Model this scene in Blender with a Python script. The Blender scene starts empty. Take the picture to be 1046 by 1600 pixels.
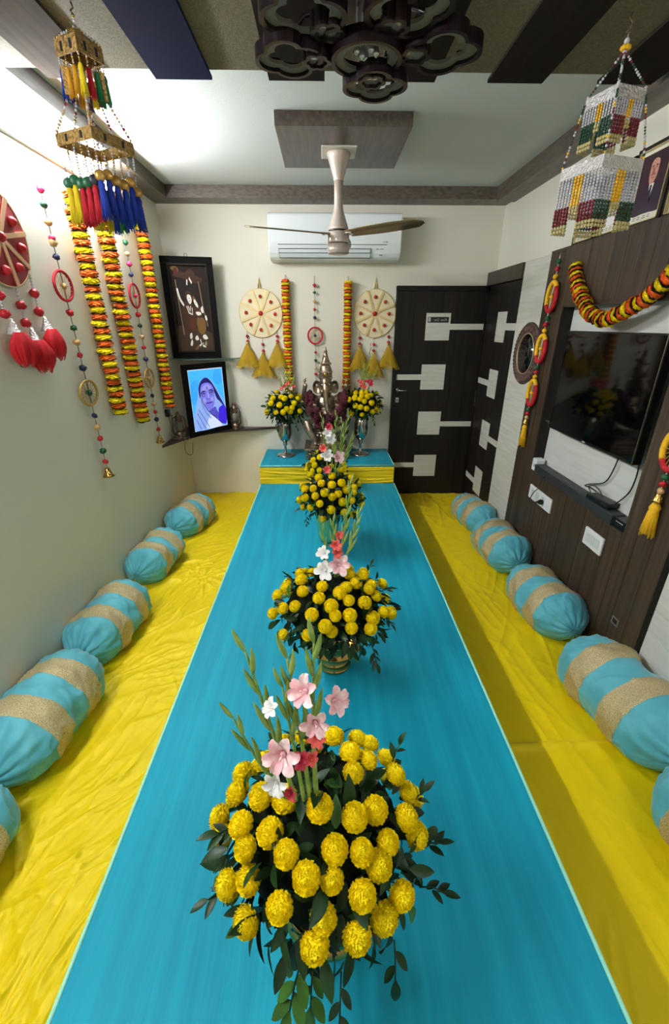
import bpy, bmesh, math, random
import numpy as np
from mathutils import Vector, Matrix, Euler
R = math.radians
sin, cos, pi = math.sin, math.cos, math.pi
rnd = random.Random(7)
scene = bpy.context.scene
col = scene.collection

# ------------------------------------------------------------------ camera
cam_d = bpy.data.cameras.new('camera'); cam = bpy.data.objects.new('camera', cam_d); col.objects.link(cam)
cam.location = (0, 0, 1.78)
cam.rotation_euler = (R(90 - 23.85), 0, R(-1.26))
cam_d.sensor_fit = 'VERTICAL'; cam_d.sensor_height = 24.0
cam_d.lens = 665.0 / 1600.0 * 24.0
cam_d.clip_start = 0.02
scene.camera = cam
# ------------------------------------------------------------------ world, exposure
w = bpy.data.worlds.new('world'); scene.world = w; w.use_nodes = True
w.node_tree.nodes['Background'].inputs[0].default_value = (0.6, 0.65, 0.7, 1)
w.node_tree.nodes['Background'].inputs[1].default_value = 0.3
scene.view_settings.view_transform = 'Standard'; scene.view_settings.look = 'None'
scene.view_settings.gamma = 1.0; scene.view_settings.use_curve_mapping = False
scene.view_settings.exposure = 0.48
TUBE = 265.0      # emission of the tube light high on the left wall
FILL_R = 55.0      # weaker fill tube added on the right wall, out of frame
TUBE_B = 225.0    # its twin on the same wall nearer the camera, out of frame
FILL_DOWN = 22.0      # unseen round lamps added behind the camera as fill

# ------------------------------------------------------------------ helpers
def sc(v):
    v /= 255.0
    return v / 12.92 if v <= 0.04045 else ((v + 0.055) / 1.055) ** 2.4
def C(r, g, b): return (sc(r), sc(g), sc(b), 1.0)

MATS = {}
def mat(name, rgb, rough=0.5, metal=0.0, bump=None, var=None, spec=0.5, sheen=0.0, emit=0.0, trans=0.0, alpha=1.0, rand=0.0, coat=0.0):
    """bump=(scale xyz, strength, detail); var=(scale xyz, other rgb, lo, hi)"""
    m = bpy.data.materials.new(name); m.use_nodes = True
    nt = m.node_tree; N = nt.nodes; L = nt.links
    b = N['Principled BSDF']; c = C(*rgb)
    b.inputs['Base Color'].default_value = c
    b.inputs['Roughness'].default_value = rough; b.inputs['Metallic'].default_value = metal
    b.inputs['Specular IOR Level'].default_value = spec
    b.inputs['Sheen Weight'].default_value = sheen; b.inputs['Sheen Roughness'].default_value = 0.4
    b.inputs['Transmission Weight'].default_value = trans; b.inputs['Alpha'].default_value = alpha
    b.inputs['Coat Weight'].default_value = coat
    if emit:
        b.inputs['Emission Color'].default_value = c; b.inputs['Emission Strength'].default_value = emit
    tc = N.new('ShaderNodeTexCoord')
    def noise(s, det):
        mp = N.new('ShaderNodeMapping'); mp.inputs['Scale'].default_value = s
        L.new(tc.outputs['Object'], mp.inputs['Vector'])
        n = N.new('ShaderNodeTexNoise'); n.inputs['Scale'].default_value = 1.0; n.inputs['Detail'].default_value = det
        L.new(mp.outputs['Vector'], n.inputs['Vector'])
        return n.outputs['Fac']
    colour = None
    if var:
        s, rgb2, lo, hi = var
        f = noise(s, 5.0)
        mr = N.new('ShaderNodeMapRange'); mr.inputs['From Min'].default_value = lo; mr.inputs['From Max'].default_value = hi
        L.new(f, mr.inputs['Value'])
        mx = N.new('ShaderNodeMix'); mx.data_type = 'RGBA'
        mx.inputs['A'].default_value = c; mx.inputs['B'].default_value = C(*rgb2)
        L.new(mr.outputs['Result'], mx.inputs['Factor']); colour = mx.outputs['Result']
    if rand:
        oi = N.new('ShaderNodeObjectInfo'); hs = N.new('ShaderNodeHueSaturation')
        mr = N.new('ShaderNodeMapRange'); mr.inputs['To Min'].default_value = 1 - rand; mr.inputs['To Max'].default_value = 1 + rand
        L.new(oi.outputs['Random'], mr.inputs['Value']); L.new(mr.outputs['Result'], hs.inputs['Value'])
        if colour: L.new(colour, hs.inputs['Color'])
        else: hs.inputs['Color'].default_value = c
        colour = hs.outputs['Color']
    if colour:
        L.new(colour, b.inputs['Base Color'])
        if emit: L.new(colour, b.inputs['Emission Color'])
    if bump:
        s, st, det = bump
        bp = N.new('ShaderNodeBump'); bp.inputs['Strength'].default_value = st; bp.inputs['Distance'].default_value = 0.01
        L.new(noise(s, det), bp.inputs['Height']); L.new(bp.outputs['Normal'], b.inputs['Normal'])
    MATS[name] = m
    return m
M = MATS
ONE = (1, 1, 1)
mat('wall_paint', (224, 219, 202), 0.55, bump=((60, 60, 60), 0.06, 3))
mat('ceiling_white', (212, 218, 216), 0.7, bump=((90, 90, 90), 0.08, 3))
mat('olive_texture', (118, 108, 78), 0.8, bump=((220, 220, 220), 0.35, 3), var=((160, 160, 160), (92, 84, 60), 0.35, 0.65))
mat('stripe_brown', (40, 34, 29), 0.85, spec=0.05, var=((40, 3, 40), (34, 29, 25), 0.35, 0.65))
mat('stripe_navy', (24, 28, 58), 0.85, spec=0.05)
mat('stripe_walnut', (78, 66, 56), 0.85, spec=0.05, var=((60, 4, 60), (66, 57, 49), 0.35, 0.65))
mat('trim_wood', (98, 86, 76), 0.4, var=((25, 6, 60), (66, 57, 50), 0.35, 0.65))
mat('fan_panel_wood', (92, 80, 72), 0.38, var=((70, 6, 60), (68, 58, 52), 0.35, 0.65))
mat('plank_wood', (76, 61, 49), 0.4, spec=0.3, var=((40, 45, 1.2), (47, 37, 29), 0.32, 0.68), rand=0.16)
mat('door_wood', (34, 28, 24), 0.45, spec=0.22, var=((35, 35, 1.0), (24, 20, 18), 0.32, 0.68), rand=0.12)
mat('dark_frame', (20, 17, 15), 0.5, spec=0.25)
mat('cream_laminate', (214, 212, 200), 0.42, var=((6, 4, 70), (200, 196, 182), 0.35, 0.7))
mat('white_board', (212, 211, 205), 0.45, var=((6, 3, 40), (202, 200, 192), 0.35, 0.7))
mat('teal_velvet', (6, 141, 167), 0.62, sheen=0.06, bump=((90, 6, 40), 0.12, 4), var=((26, 1.6, 30), (12, 156, 181), 0.4, 0.72), spec=0.25)
mat('teal_edge', (150, 222, 200), 0.5)
mat('bolster_cloth', (98, 182, 196), 0.6, sheen=0.25, spec=0.3, bump=((50, 50, 50), 0.15, 4), var=((7, 7, 7), (82, 166, 182), 0.4, 0.6))
mat('gold_ribbon', (212, 196, 152), 0.4, 0.25, bump=((260, 260, 260), 0.5, 2), var=((300, 300, 300), (168, 146, 98), 0.4, 0.62))
mat('yellow_satin', (236, 204, 0), 0.5, 0.1, sheen=0.08, spec=0.3, bump=((26, 14, 20), 0.35, 6))
mat('altar_yellow', (244, 204, 6), 0.45, spec=0.35)
mat('brass', (188, 150, 84), 0.2, 1.0)
mat('gold', (206, 172, 92), 0.25, 1.0)
mat('antique_gold', (196, 160, 96), 0.4, 0.6, bump=((160, 160, 160), 0.6, 3), var=((120, 120, 120), (140, 104, 56), 0.42, 0.66))
mat('silver', (196, 192, 184), 0.16, 1.0)
mat('statue_metal', (176, 158, 136), 0.3, 0.9, bump=((120, 120, 120), 0.25, 3), var=((30, 30, 30), (120, 102, 84), 0.42, 0.7))
mat('pedestal_metal', (166, 148, 122), 0.32, 0.85, bump=((150, 150, 150), 0.6, 3), var=((50, 50, 50), (96, 80, 60), 0.42, 0.66))
mat('rose_maroon', (96, 8, 34), 0.7, sheen=0.1, var=((60, 60, 60), (54, 4, 20), 0.38, 0.62))
mat('marigold_yellow', (255, 231, 14), 0.6, rand=0.05, spec=0.2)
mat('marigold_deep', (250, 190, 0), 0.6, rand=0.06, spec=0.25)
mat('fabric_yellow', (252, 226, 26), 0.75, rand=0.06, spec=0.2)
mat('fabric_orange', (246, 116, 44), 0.75, rand=0.08, spec=0.2)
mat('fabric_saffron', (248, 150, 14), 0.75, rand=0.08, spec=0.2)
mat('frill_dark', (30, 24, 18), 0.8, spec=0.2)
mat('leaf_dark', (22, 50, 18), 0.42, rand=0.3, spec=0.28)
mat('leaf_mid', (56, 98, 30), 0.42, rand=0.25, spec=0.3)
mat('foam_dark', (14, 22, 12), 0.9, spec=0.1)
mat('glad_green', (118, 150, 62), 0.45, rand=0.1, var=((40, 40, 40), (152, 178, 92), 0.4, 0.65))
mat('glad_white', (238, 236, 234), 0.5)
mat('glad_pink', (236, 176, 184), 0.5, var=((1.5, 1.5, 1.5), (248, 228, 226), 0.42, 0.6))
mat('glad_coral', (232, 96, 88), 0.5)
mat('glad_rose', (200, 48, 76), 0.5)
mat('green_glass', (98, 204, 164), 0.16, trans=0.3, alpha=1.0)
mat('clear_glass', (225, 240, 235), 0.02, trans=1.0)
mat('glass_edge', (90, 130, 116), 0.15)
mat('ac_white', (226, 230, 230), 0.35)
mat('ac_vane', (206, 211, 212), 0.3)
mat('fan_beige', (196, 180, 168), 0.26, 0.25)
mat('fan_blade', (122, 106, 78), 0.28, 0.6)
mat('fan_plate', (206, 200, 186), 0.45)
mat('black_plastic', (12, 12, 13), 0.3)
mat('slot_dark', (30, 32, 34), 0.6)
mat('grey_mark', (140, 144, 148), 0.5)
mat('light_mark', (215, 215, 215), 0.5)
mat('tv_screen', (5, 5, 6), 0.05, spec=0.35)
mat('soundbar_grey', (40, 44, 50), 0.45)
mat('white_plastic', (230, 230, 230), 0.35)
mat('steel', (176, 176, 176), 0.25, 1.0)
mat('chandelier_wood', (24, 13, 16), 0.25, spec=0.4)
mat('frosted_grey', (112, 108, 98), 0.5)
mat('crystal', (200, 200, 200), 0.08, 0.7)
mat('frame_black', (11, 9, 9), 0.7, spec=0.1)
mat('frame_brown', (40, 32, 28), 0.6, spec=0.15)
mat('gilt_line', (196, 178, 126), 0.35, 0.5)
mat('mirror_frame', (104, 74, 66), 0.55, bump=((90, 90, 90), 0.6, 2), var=((60, 60, 60), (66, 44, 40), 0.4, 0.6))
mat('mirror_glass', (84, 90, 94), 0.05, 1.0)
mat('bead_red', (190, 16, 34), 0.5, rand=0.12); mat('bead_green', (22, 78, 44), 0.5, rand=0.12)
mat('bead_tan', (206, 164, 108), 0.5, rand=0.1); mat('bead_pink', (222, 40, 92), 0.5); mat('bead_navy', (26, 30, 74), 0.5)
mat('thread_red', (196, 18, 36), 0.7, bump=((150, 150, 150), 0.6, 2)); mat('thread_gold', (190, 152, 84), 0.5, 0.3)
mat('thread_yellow', (246, 188, 20), 0.7, bump=((120, 120, 120), 0.5, 2)); mat('thread_green', (30, 98, 52), 0.7)
mat('thread_cream', (232, 206, 164), 0.7)
mat('cord_brown', (110, 92, 66), 0.7); mat('cord_white', (220, 214, 204), 0.7)
mat('disc_cream', (232, 216, 178), 0.55, bump=((60, 60, 60), 0.1, 3)); mat('disc_red', (156, 26, 34), 0.5, var=((20, 20, 20), (124, 16, 26), 0.4, 0.65))
mat('strip_gold', (222, 196, 138), 0.4, 0.3); mat('strip_peach', (228, 178, 138), 0.5)
mat('tulle_mustard', (206, 166, 24), 0.8, alpha=0.42); mat('tulle_red', (205, 8, 26), 0.75, alpha=0.7)
mat('tassel_blue', (22, 52, 158), 0.75); mat('tassel_red', (186, 18, 40), 0.75); mat('tassel_green', (34, 124, 72), 0.75)
mat('tassel_yellow', (236, 206, 30), 0.75); mat('tassel_amber', (214, 152, 22), 0.75)
mat('pearl', (196, 194, 202), 0.2, spec=0.8); mat('pearl_gold', (244, 186, 14), 0.3); mat('pearl_maroon', (116, 20, 34), 0.3)
mat('pearl_green', (20, 66, 40), 0.3); mat('drop_amber', (200, 184, 128), 0.2, alpha=0.9); mat('silver_lace', (204, 198, 194), 0.35, 0.5, bump=((140, 140, 140), 0.9, 2))
mat('coin_gold', (190, 148, 76), 0.35, 0.5); mat('coin_green', (24, 92, 58), 0.4); mat('coin_dark', (40, 40, 50), 0.4)
mat('lantern_metal', (132, 112, 96), 0.38, 0.8, var=((40, 40, 40), (88, 68, 56), 0.4, 0.65))
mat('shelf_wood', (62, 44, 38), 0.4)
mat('sticker_black', (10, 10, 10), 0.5); mat('sticker_grey', (176, 174, 168), 0.5)
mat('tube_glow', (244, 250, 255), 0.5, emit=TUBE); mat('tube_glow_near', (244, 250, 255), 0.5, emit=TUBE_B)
mat('fill_glow_right', (244, 250, 255), 0.5, emit=FILL_R)
mat('fill_glow', (255, 246, 232), 0.5, emit=FILL_DOWN)
mat('floor_tile', (186, 178, 164), 0.3)

class MB:
    def __init__(s): s.v = []; s.f = []; s.s = []; s.m = []
    def add(s, vs, fs, smooth=True, mi=0, T=None):
        n = len(s.v)
        if T is not None: vs = [tuple(T @ Vector(p)) for p in vs]
        s.v.extend(tuple(p) for p in vs)
        for q in fs: s.f.append(tuple(i + n for i in q)); s.s.append(smooth); s.m.append(mi)
        return s
    def box(s, lo, hi, mi=0, T=None):
        x0, y0, z0 = lo; x1, y1, z1 = hi
        vs = [(x0,y0,z0),(x1,y0,z0),(x1,y1,z0),(x0,y1,z0),(x0,y0,z1),(x1,y0,z1),(x1,y1,z1),(x0,y1,z1)]
        return s.add(vs, [(0,3,2,1),(4,5,6,7),(0,1,5,4),(1,2,6,5),(2,3,7,6),(3,0,4,7)], False, mi, T)
    def lathe(s, prof, seg=24, mi=0, T=None, cap=True, smooth=True):
        vs = []; fs = []
        for r, z in prof:
            for k in range(seg):
                a = 2*pi*k/seg; vs.append((r*cos(a), r*sin(a), z))
        for i in range(len(prof)-1):
            for k in range(seg):
                k2 = (k+1) % seg
                fs.append((i*seg+k, i*seg+k2, (i+1)*seg+k2, (i+1)*seg+k))
        if cap:
            fs.append(tuple(range(seg))[::-1]); fs.append(tuple(range((len(prof)-1)*seg, len(prof)*seg)))
        return s.add(vs, fs, smooth, mi, T)
    def sphere(s, c, r, seg=12, rings=8, mi=0, T=None):
        if not isinstance(r, (tuple, list)): r = (r, r, r)
        vs = [(c[0], c[1], c[2]-r[2])]; fs = []
        for i in range(1, rings):
            t = -pi/2 + pi*i/rings
            for k in range(seg):
                a = 2*pi*k/seg
                vs.append((c[0]+r[0]*cos(t)*cos(a), c[1]+r[1]*cos(t)*sin(a), c[2]+r[2]*sin(t)))
        vs.append((c[0], c[1], c[2]+r[2])); e = len(vs)-1
        for k in range(seg): fs.append((0, 1+(k+1) % seg, 1+k))
        for i in range(rings-2):
            for k in range(seg):
                a = 1+i*seg+k; b = 1+i*seg+(k+1) % seg; fs.append((a, b, b+seg, a+seg))
        o = 1+(rings-2)*seg
        for k in range(seg): fs.append((o+k, o+(k+1) % seg, e))
        return s.add(vs, fs, True, mi, T)
    def tube(s, pts, r, seg=8, mi=0, T=None, cap=True, closed=False):
        P = [Vector(p) for p in pts]; n = len(P)
        rr = r if isinstance(r, (list, tuple)) else [r]*n
        vs = []; fs = []; up = None
        for i in range(n):
            if closed: d = P[(i+1) % n]-P[i-1]
            else: d = P[min(i+1, n-1)]-P[max(i-1, 0)]
            if d.length < 1e-9: d = Vector((0, 0, 1))
            d.normalize()
            if up is None:
                up = Vector((0, 0, 1)) if abs(d.z) < 0.9 else Vector((1, 0, 0))
            up = up - d*up.dot(d)
            if up.length < 1e-6: up = d.orthogonal()
            up.normalize(); sd = d.cross(up)
            for k in range(seg):
                a = 2*pi*k/seg; vs.append(P[i] + (up*cos(a)+sd*sin(a))*rr[i])
        for i in range(n if closed else n-1):
            j = (i+1) % n
            for k in range(seg):
                k2 = (k+1) % seg; fs.append((i*seg+k, i*seg+k2, j*seg+k2, j*seg+k))
        if cap and not closed:
            fs.append(tuple(range(seg))[::-1]); fs.append(tuple(range((n-1)*seg, n*seg)))
        return s.add(vs, fs, True, mi, T)
    def torus(s, c, rx, r, axis='Y', n=32, seg=8, ry=None, mi=0, T=None):
        ry = ry or rx; pts = []
        for k in range(n):
            a = 2*pi*k/n; u = rx*cos(a); v = ry*sin(a)
            pts.append({'Y': (c[0]+u, c[1], c[2]+v), 'X': (c[0], c[1]+u, c[2]+v), 'Z': (c[0]+u, c[1]+v, c[2])}[axis])
        return s.tube(pts, r, seg, mi, T, closed=True)
    def prism(s, poly, z0, z1, mi=0, T=None, smooth=False):
        n = len(poly); vs = [(x, y, z0) for x, y in poly]+[(x, y, z1) for x, y in poly]
        fs = [tuple(range(n))[::-1], tuple(range(n, 2*n))]+[(i, (i+1) % n, n+(i+1) % n, n+i) for i in range(n)]
        return s.add(vs, fs, smooth, mi, T)
    def ring(s, outer, inner, z0, z1, mi=0, T=None):
        n = len(outer)
        vs = [(x, y, z0) for x, y in outer]+[(x, y, z0) for x, y in inner]+[(x, y, z1) for x, y in outer]+[(x, y, z1) for x, y in inner]
        fs = []
        for i in range(n):
            j = (i+1) % n
            fs += [(i, n+i, n+j, j), (2*n+i, 2*n+j, 3*n+j, 3*n+i), (i, j, 2*n+j, 2*n+i), (n+i, 3*n+i, 3*n+j, n+j)]
        return s.add(vs, fs, False, mi, T)
    def mesh(s, name, mats):
        me = bpy.data.meshes.new(name); me.from_pydata(s.v, [], s.f)
        for m in (mats if isinstance(mats, (list, tuple)) else [mats]): me.materials.append(M[m])
        me.polygons.foreach_set('use_smooth', s.s); me.polygons.foreach_set('material_index', s.m)
        me.update(); return me
    def build(s, name, mats, parent=None, loc=None, rot=None, bevel=0):
        return place(name, s.mesh(name, mats), parent, loc, rot, bevel=bevel)
def place(name, me, parent=None, loc=None, rot=None, scale=None, bevel=0):
    o = bpy.data.objects.new(name, me); col.objects.link(o)
    if parent: o.parent = parent
    if loc is not None: o.location = loc
    if rot is not None: o.rotation_euler = rot
    if scale is not None: o.scale = scale if isinstance(scale, (tuple, list)) else (scale,)*3
    if bevel:
        b = o.modifiers.new('bevel', 'BEVEL'); b.width = bevel; b.segments = 2; b.limit_method = 'ANGLE'
    return o
def tag(o, label, cat, group=None):
    o['label'] = label; o['category'] = cat
    if group: o['group'] = group
    return o
def thing(name, label, cat, loc=(0, 0, 0), rz=0, group=None):
    o = bpy.data.objects.new(name, None); col.objects.link(o); o.empty_display_size = 0.05
    o.location = loc; o.rotation_euler = (0, 0, rz)
    return tag(o, label, cat, group)
def struct(o): o['kind'] = 'structure'; return o
def Q(d, up=None):
    """rotation taking +Z to direction d"""
    return Vector((0, 0, 1)).rotation_difference(Vector(d).normalized()).to_euler()
def spline(pts, n=8, closed=False):
    P = [Vector(p) for p in pts]; m = len(P); out = []
    for i in range(m if closed else m-1):
        g = (lambda k: P[k % m]) if closed else (lambda k: P[max(0, min(m-1, k))])
        a, b, c, d = g(i-1), g(i), g(i+1), g(i+2)
        for k in range(n):
            t = k/n
            out.append(0.5*((2*b)+(c-a)*t+(2*a-5*b+4*c-d)*t*t+(3*b-a-3*c+d)*t**3))
    if not closed: out.append(P[-1])
    return out
def hashn(ix, iy, seed):
    h = (ix.astype(np.int64)*374761393 + iy.astype(np.int64)*668265263 + seed*974634777) & 0x7fffffff
    h = (h ^ (h >> 13))*1274126177 & 0x7fffffff
    return ((h ^ (h >> 16)) & 0xffff)/65535.0
def vnoise(x, y, seed=0):
    ix = np.floor(x); iy = np.floor(y); fx = x-ix; fy = y-iy
    fx = fx*fx*fx*(fx*(fx*6-15)+10); fy = fy*fy*fy*(fy*(fy*6-15)+10)
    a = hashn(ix, iy, seed); b = hashn(ix+1, iy, seed); c = hashn(ix, iy+1, seed); d = hashn(ix+1, iy+1, seed)
    return (a*(1-fx)+b*fx)*(1-fy)+(c*(1-fx)+d*fx)*fy
def ridge(x, y, seed, p=3.0): return (1-np.abs(2*vnoise(x, y, seed)-1))**p

# ------------------------------------------------------------------ the room
XL, XR, YB, YF, ZC, ZN = -1.36, 1.507, 4.2, -1.5, 2.755, 2.672
struct(MB().box((XL-0.1, YF, -0.1), (XR+0.1, YB, 0)).build('floor', 'floor_tile'))
struct(MB().box((XL-0.1, YF-0.1, -0.1), (XL, YB+0.1, 2.95)).build('wall_left', 'wall_paint'))
struct(MB().box((XL, YB, -0.1), (XR+0.13, YB+0.1, 2.95)).build('wall_back', 'wall_paint'))
wr = MB().box((1.53, YF, -0.1), (1.63, YB, 2.2)).box((XR, YF, 2.2), (1.63, YB, 2.95))
struct(wr.build('wall_right', 'wall_paint'))
struct(MB().box((XL, YF-0.1, -0.1), (1.63, YF, 2.95)).build('wall_front', 'wall_paint'))
struct(MB().box((XL, 2.0, ZC), (XR, YB, ZC+0.1)).build('ceiling', 'ceiling_white'))
nc = struct(MB().box((XL, YF, ZN), (XR, 2.19, ZC+0.12)).build('ceiling_near', 'olive_texture'))
for x, m in ((-0.963, 'stripe_walnut'), (-0.543, 'stripe_navy'), (-0.1, 'stripe_brown'), (0.3375, 'stripe_brown'), (0.77, 'stripe_brown'), (1.213, 'stripe_brown')):
    MB().box((x-0.11, YF, ZN-0.012), (x+0.11, 2.235, ZN)).build('ceiling_strip', m, nc)
t = struct(MB().box((XL, YB-0.19, 2.672), (XR, YB, ZC)).build('trim_1', 'trim_wood'))
struct(MB().box((XL, 2.19, 2.672), (XL+0.15, YB-0.19, ZC)).build('trim_2', 'trim_wood'))
struct(MB().box((XR-0.15, YF, 2.655), (XR, YB-0.19, ZC)).build('trim_3', 'trim_wood'))
# dark veneered board the fan hangs from
fp = MB().box((-0.243, 2.75, 2.693), (0.458, 3.39, ZC)).build('fan_panel', 'fan_panel_wood', bevel=0.003); struct(fp); fp.name = 'trim_4'

# back wall door (door_1): dark boards with cream inlays
d1 = struct(MB().box((0.64, YB-0.03, 0.0), (1.45, YB-0.018, 2.083)).build('door_1', 'dark_frame'))
def part_box(name, m, parent, lo, hi, bevel=0): return MB().box(lo, hi).build(name, m, parent, bevel=bevel)
xs = [0.672, 0.80, 0.93, 1.06, 1.19, 1.32, 1.435]
for a, b in zip(xs[:-1], xs[1:]): part_box('door_board', 'door_wood', d1, (a+0.0008, YB-0.042, 0.1), (b-0.0008, YB-0.03, 2.04))
part_box('door_jamb', 'dark_frame', d1, (0.637, YB-0.055, 0.0), (0.672, YB, 2.083))
part_box('door_jamb', 'dark_frame', d1, (1.435, YB-0.05, 0.0), (1.452, YB, 2.083))
part_box('door_head', 'dark_frame', d1, (0.637, YB-0.05, 2.045), (1.452, YB, 2.083))
for (sx0, sx1, z0, z1, bx0, bx1, bz0, bz1) in ((0.912, 1.132, 1.642, 1.868, 1.132, 1.435, 1.731, 1.78), (0.906, 1.128, 1.208, 1.434, 0.672, 0.906, 1.297, 1.346),
        (0.908, 1.13, 0.774, 1.0, 1.13, 1.435, 0.855, 0.904), (0.902, 1.124, 0.342, 0.566, 0.672, 0.902, 0.437, 0.486)):
    part_box('inlay_square', 'cream_laminate', d1, (sx0, YB-0.044, z0), (sx1, YB-0.041, z1))
    part_box('inlay_bar', 'cream_laminate', d1, (bx0, YB-0.044, bz0), (bx1, YB-0.041, bz1))
hd = MB().tube([(0.69, YB-0.042, 1.205), (0.69, YB-0.085, 1.205), (0.775, YB-0.088, 1.203)], 0.008, 10).lathe([(0.02, 0), (0.02, 0.006)], 20, T=Matrix.Translation((0.69, YB-0.042, 1.205)) @ Matrix.Rotation(R(90), 4, 'X'))
h = hd.build('door_handle', 'steel', d1)
lk = MB().box((0.676, YB-0.047, 1.09), (0.706, YB-0.042, 1.135)).build('lock_plate', 'steel', d1)
MB().lathe([(0.007, 0), (0.007, 0.004)], 14, T=Matrix.Translation((0.691, YB-0.047, 1.112)) @ Matrix.Rotation(R(90), 4, 'X')).build('keyhole', 'black_plastic', lk)
st = MB().box((0.926, YB-0.046, 1.79), (1.115, YB-0.044, 1.836)).build('name_sticker', 'sticker_black', d1)
def text_mesh(body, size, m, parent, loc, rot, name='lettering', ax=1.0):
    cu = bpy.data.curves.new(name, 'FONT'); cu.body = body; cu.size = size; cu.align_x = 'CENTER'; cu.align_y = 'CENTER'; cu.extrude = 0.0004
    tmp = bpy.data.objects.new(name, cu); col.objects.link(tmp)
    bpy.context.view_layer.update()
    me = bpy.data.meshes.new_from_object(tmp.evaluated_get(bpy.context.evaluated_depsgraph_get()))
    bpy.data.objects.remove(tmp); bpy.data.curves.remove(cu)
    me.materials.clear(); me.materials.append(M[m])
    return place(name, me, parent, loc, rot, (ax, 1, 1))
MB().box((0.930, YB-0.0475, 1.798), (0.952, YB-0.046, 1.832)).build('sticker_badge', 'sticker_grey', st)
text_mesh(': en2 -en24', 0.032, 'sticker_grey', st, (1.036, YB-0.047, 1.812), (R(90), 0, 0), ax=0.86)

# right wall: wardrobe door (door_2), cream strip, TV wall of planks with a niche
PX = 1.45
d2 = struct(MB().box((PX+0.012, 3.485, 0.0), (1.53, YB, 2.08)).build('door_2', 'dark_frame'))
ys = [3.487, 3.6, 3.72, 3.84, 3.96, 4.08, 4.145]
for a, b in zip(ys[:-1], ys[1:]): part_box('door_board', 'door_wood', d2, (PX, a+0.0008, 0.1), (PX+0.012, b-0.0008, 2.076))
for (y0, y1, z0, z1, by0, by1, bz0, bz1) in ((3.68, 3.873, 1.64, 1.87, 3.485, 3.68, 1.733, 1.784), (3.69, 3.883, 1.19, 1.42, 3.883, 4.145, 1.274, 1.323),
        (3.7, 3.894, 0.74, 0.976, 3.485, 3.7, 0.822, 0.872), (3.71, 3.9, 0.285, 0.53, 3.9, 4.145, 0.352, 0.402)):
    part_box('inlay_square', 'cream_laminate', d2, (PX-0.003, y0, z0), (PX, y1, z1))
    part_box('inlay_bar', 'cream_laminate', d2, (PX-0.003, by0, bz0), (PX, by1, bz1))
MB().box((PX-0.026, 4.112, 1.05), (PX-0.018, 4.124, 1.21)).box((PX-0.02, 4.114, 1.06), (PX, 4.122, 1.075)).box((PX-0.02, 4.114, 1.185), (PX, 4.122, 1.2)).build('door_handle', 'steel', d2)
struct(MB().box((PX-0.018, 3.485, 2.083), (1.53, YB, 2.185)).build('trim_5', 'plank_wood'))
struct(MB().box((PX, 3.105, 0.1), (1.53, 3.485, 2.183)).build('panel_strip', 'cream_laminate')).name = 'trim_6'
tvw = struct(MB().box((1.52, 1.825, 0.83), (1.53, 2.85, 1.9)).build('trim_7', 'white_board'))   # back of the niche
edges = [1.545, 1.635, 1.735, 1.83, 1.93, 2.035, 2.14, 2.24, 2.345, 2.45, 2.55, 2.655, 2.75, 2.84, 2.93, 3.02, 3.105]
for a, b in zip(edges[:-1], edges[1:]):
    dx = rnd.uniform(0, 0.0015)
    segs = [(0.1, 0.838), (1.884, 2.2)] if 1.829 < a < 2.839 else [(0.1, 2.2)]
    for z0, z1 in segs:
        MB().box((PX+dx, a+0.0012, z0), (1.53, b-0.0012, z1)).build('plank', 'plank_wood', tvw, bevel=0.0008)
part_box('backing', 'dark_frame', tvw, (1.5, 1.54, 0.1), (1.529, 1.83, 2.19))
part_box('backing', 'dark_frame', tvw, (1.5, 2.84, 0.1), (1.529, 3.1, 2.19))
part_box('backing', 'dark_frame', tvw, (1.5, 1.83, 0.1), (1.529, 2.84, 0.836))
part_box('backing', 'dark_frame', tvw, (1.5, 1.83, 1.886), (1.529, 2.84, 2.19))
part_box('top_board', 'plank_wood', tvw, (PX, 1.54, 2.19), (1.53, 3.105, 2.2))
part_box('niche_lining', 'door_wood', tvw, (PX+0.003, 2.828, 0.838), (1.52, 2.84, 1.884))
part_box('niche_lining', 'plank_wood', tvw, (PX+0.003, 1.83, 1.872), (1.52, 2.828, 1.884))
part_box('niche_sill', 'plank_wood', tvw, (PX+0.003, 1.83, 0.838), (1.52, 2.828, 0.846))
# white boards on the wall nearest the camera, with a dark skirting
wb = struct(MB().box((1.47, YF, 0.1), (1.53, 1.54, 2.2)).build('trim_8', 'dark_frame'))
z = 0.265
while z < 2.19:
    z2 = min(2.2, z+0.12); MB().box((1.452, YF, z+0.001), (1.47, 1.515, z2-0.001)).build('board', 'white_board', wb, bevel=0.0008); z = z2
struct(MB().box((1.44, YF, 0.0), (1.47, 1.5, 0.262)).build('baseboard_right', 'dark_frame'))
part_box('edge_strip', 'dark_frame', tvw, (PX-0.002, 1.516, 0.1), (1.53, 1.545, 2.2))  # dark plank edge, with the shadow there put into its colour

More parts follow.
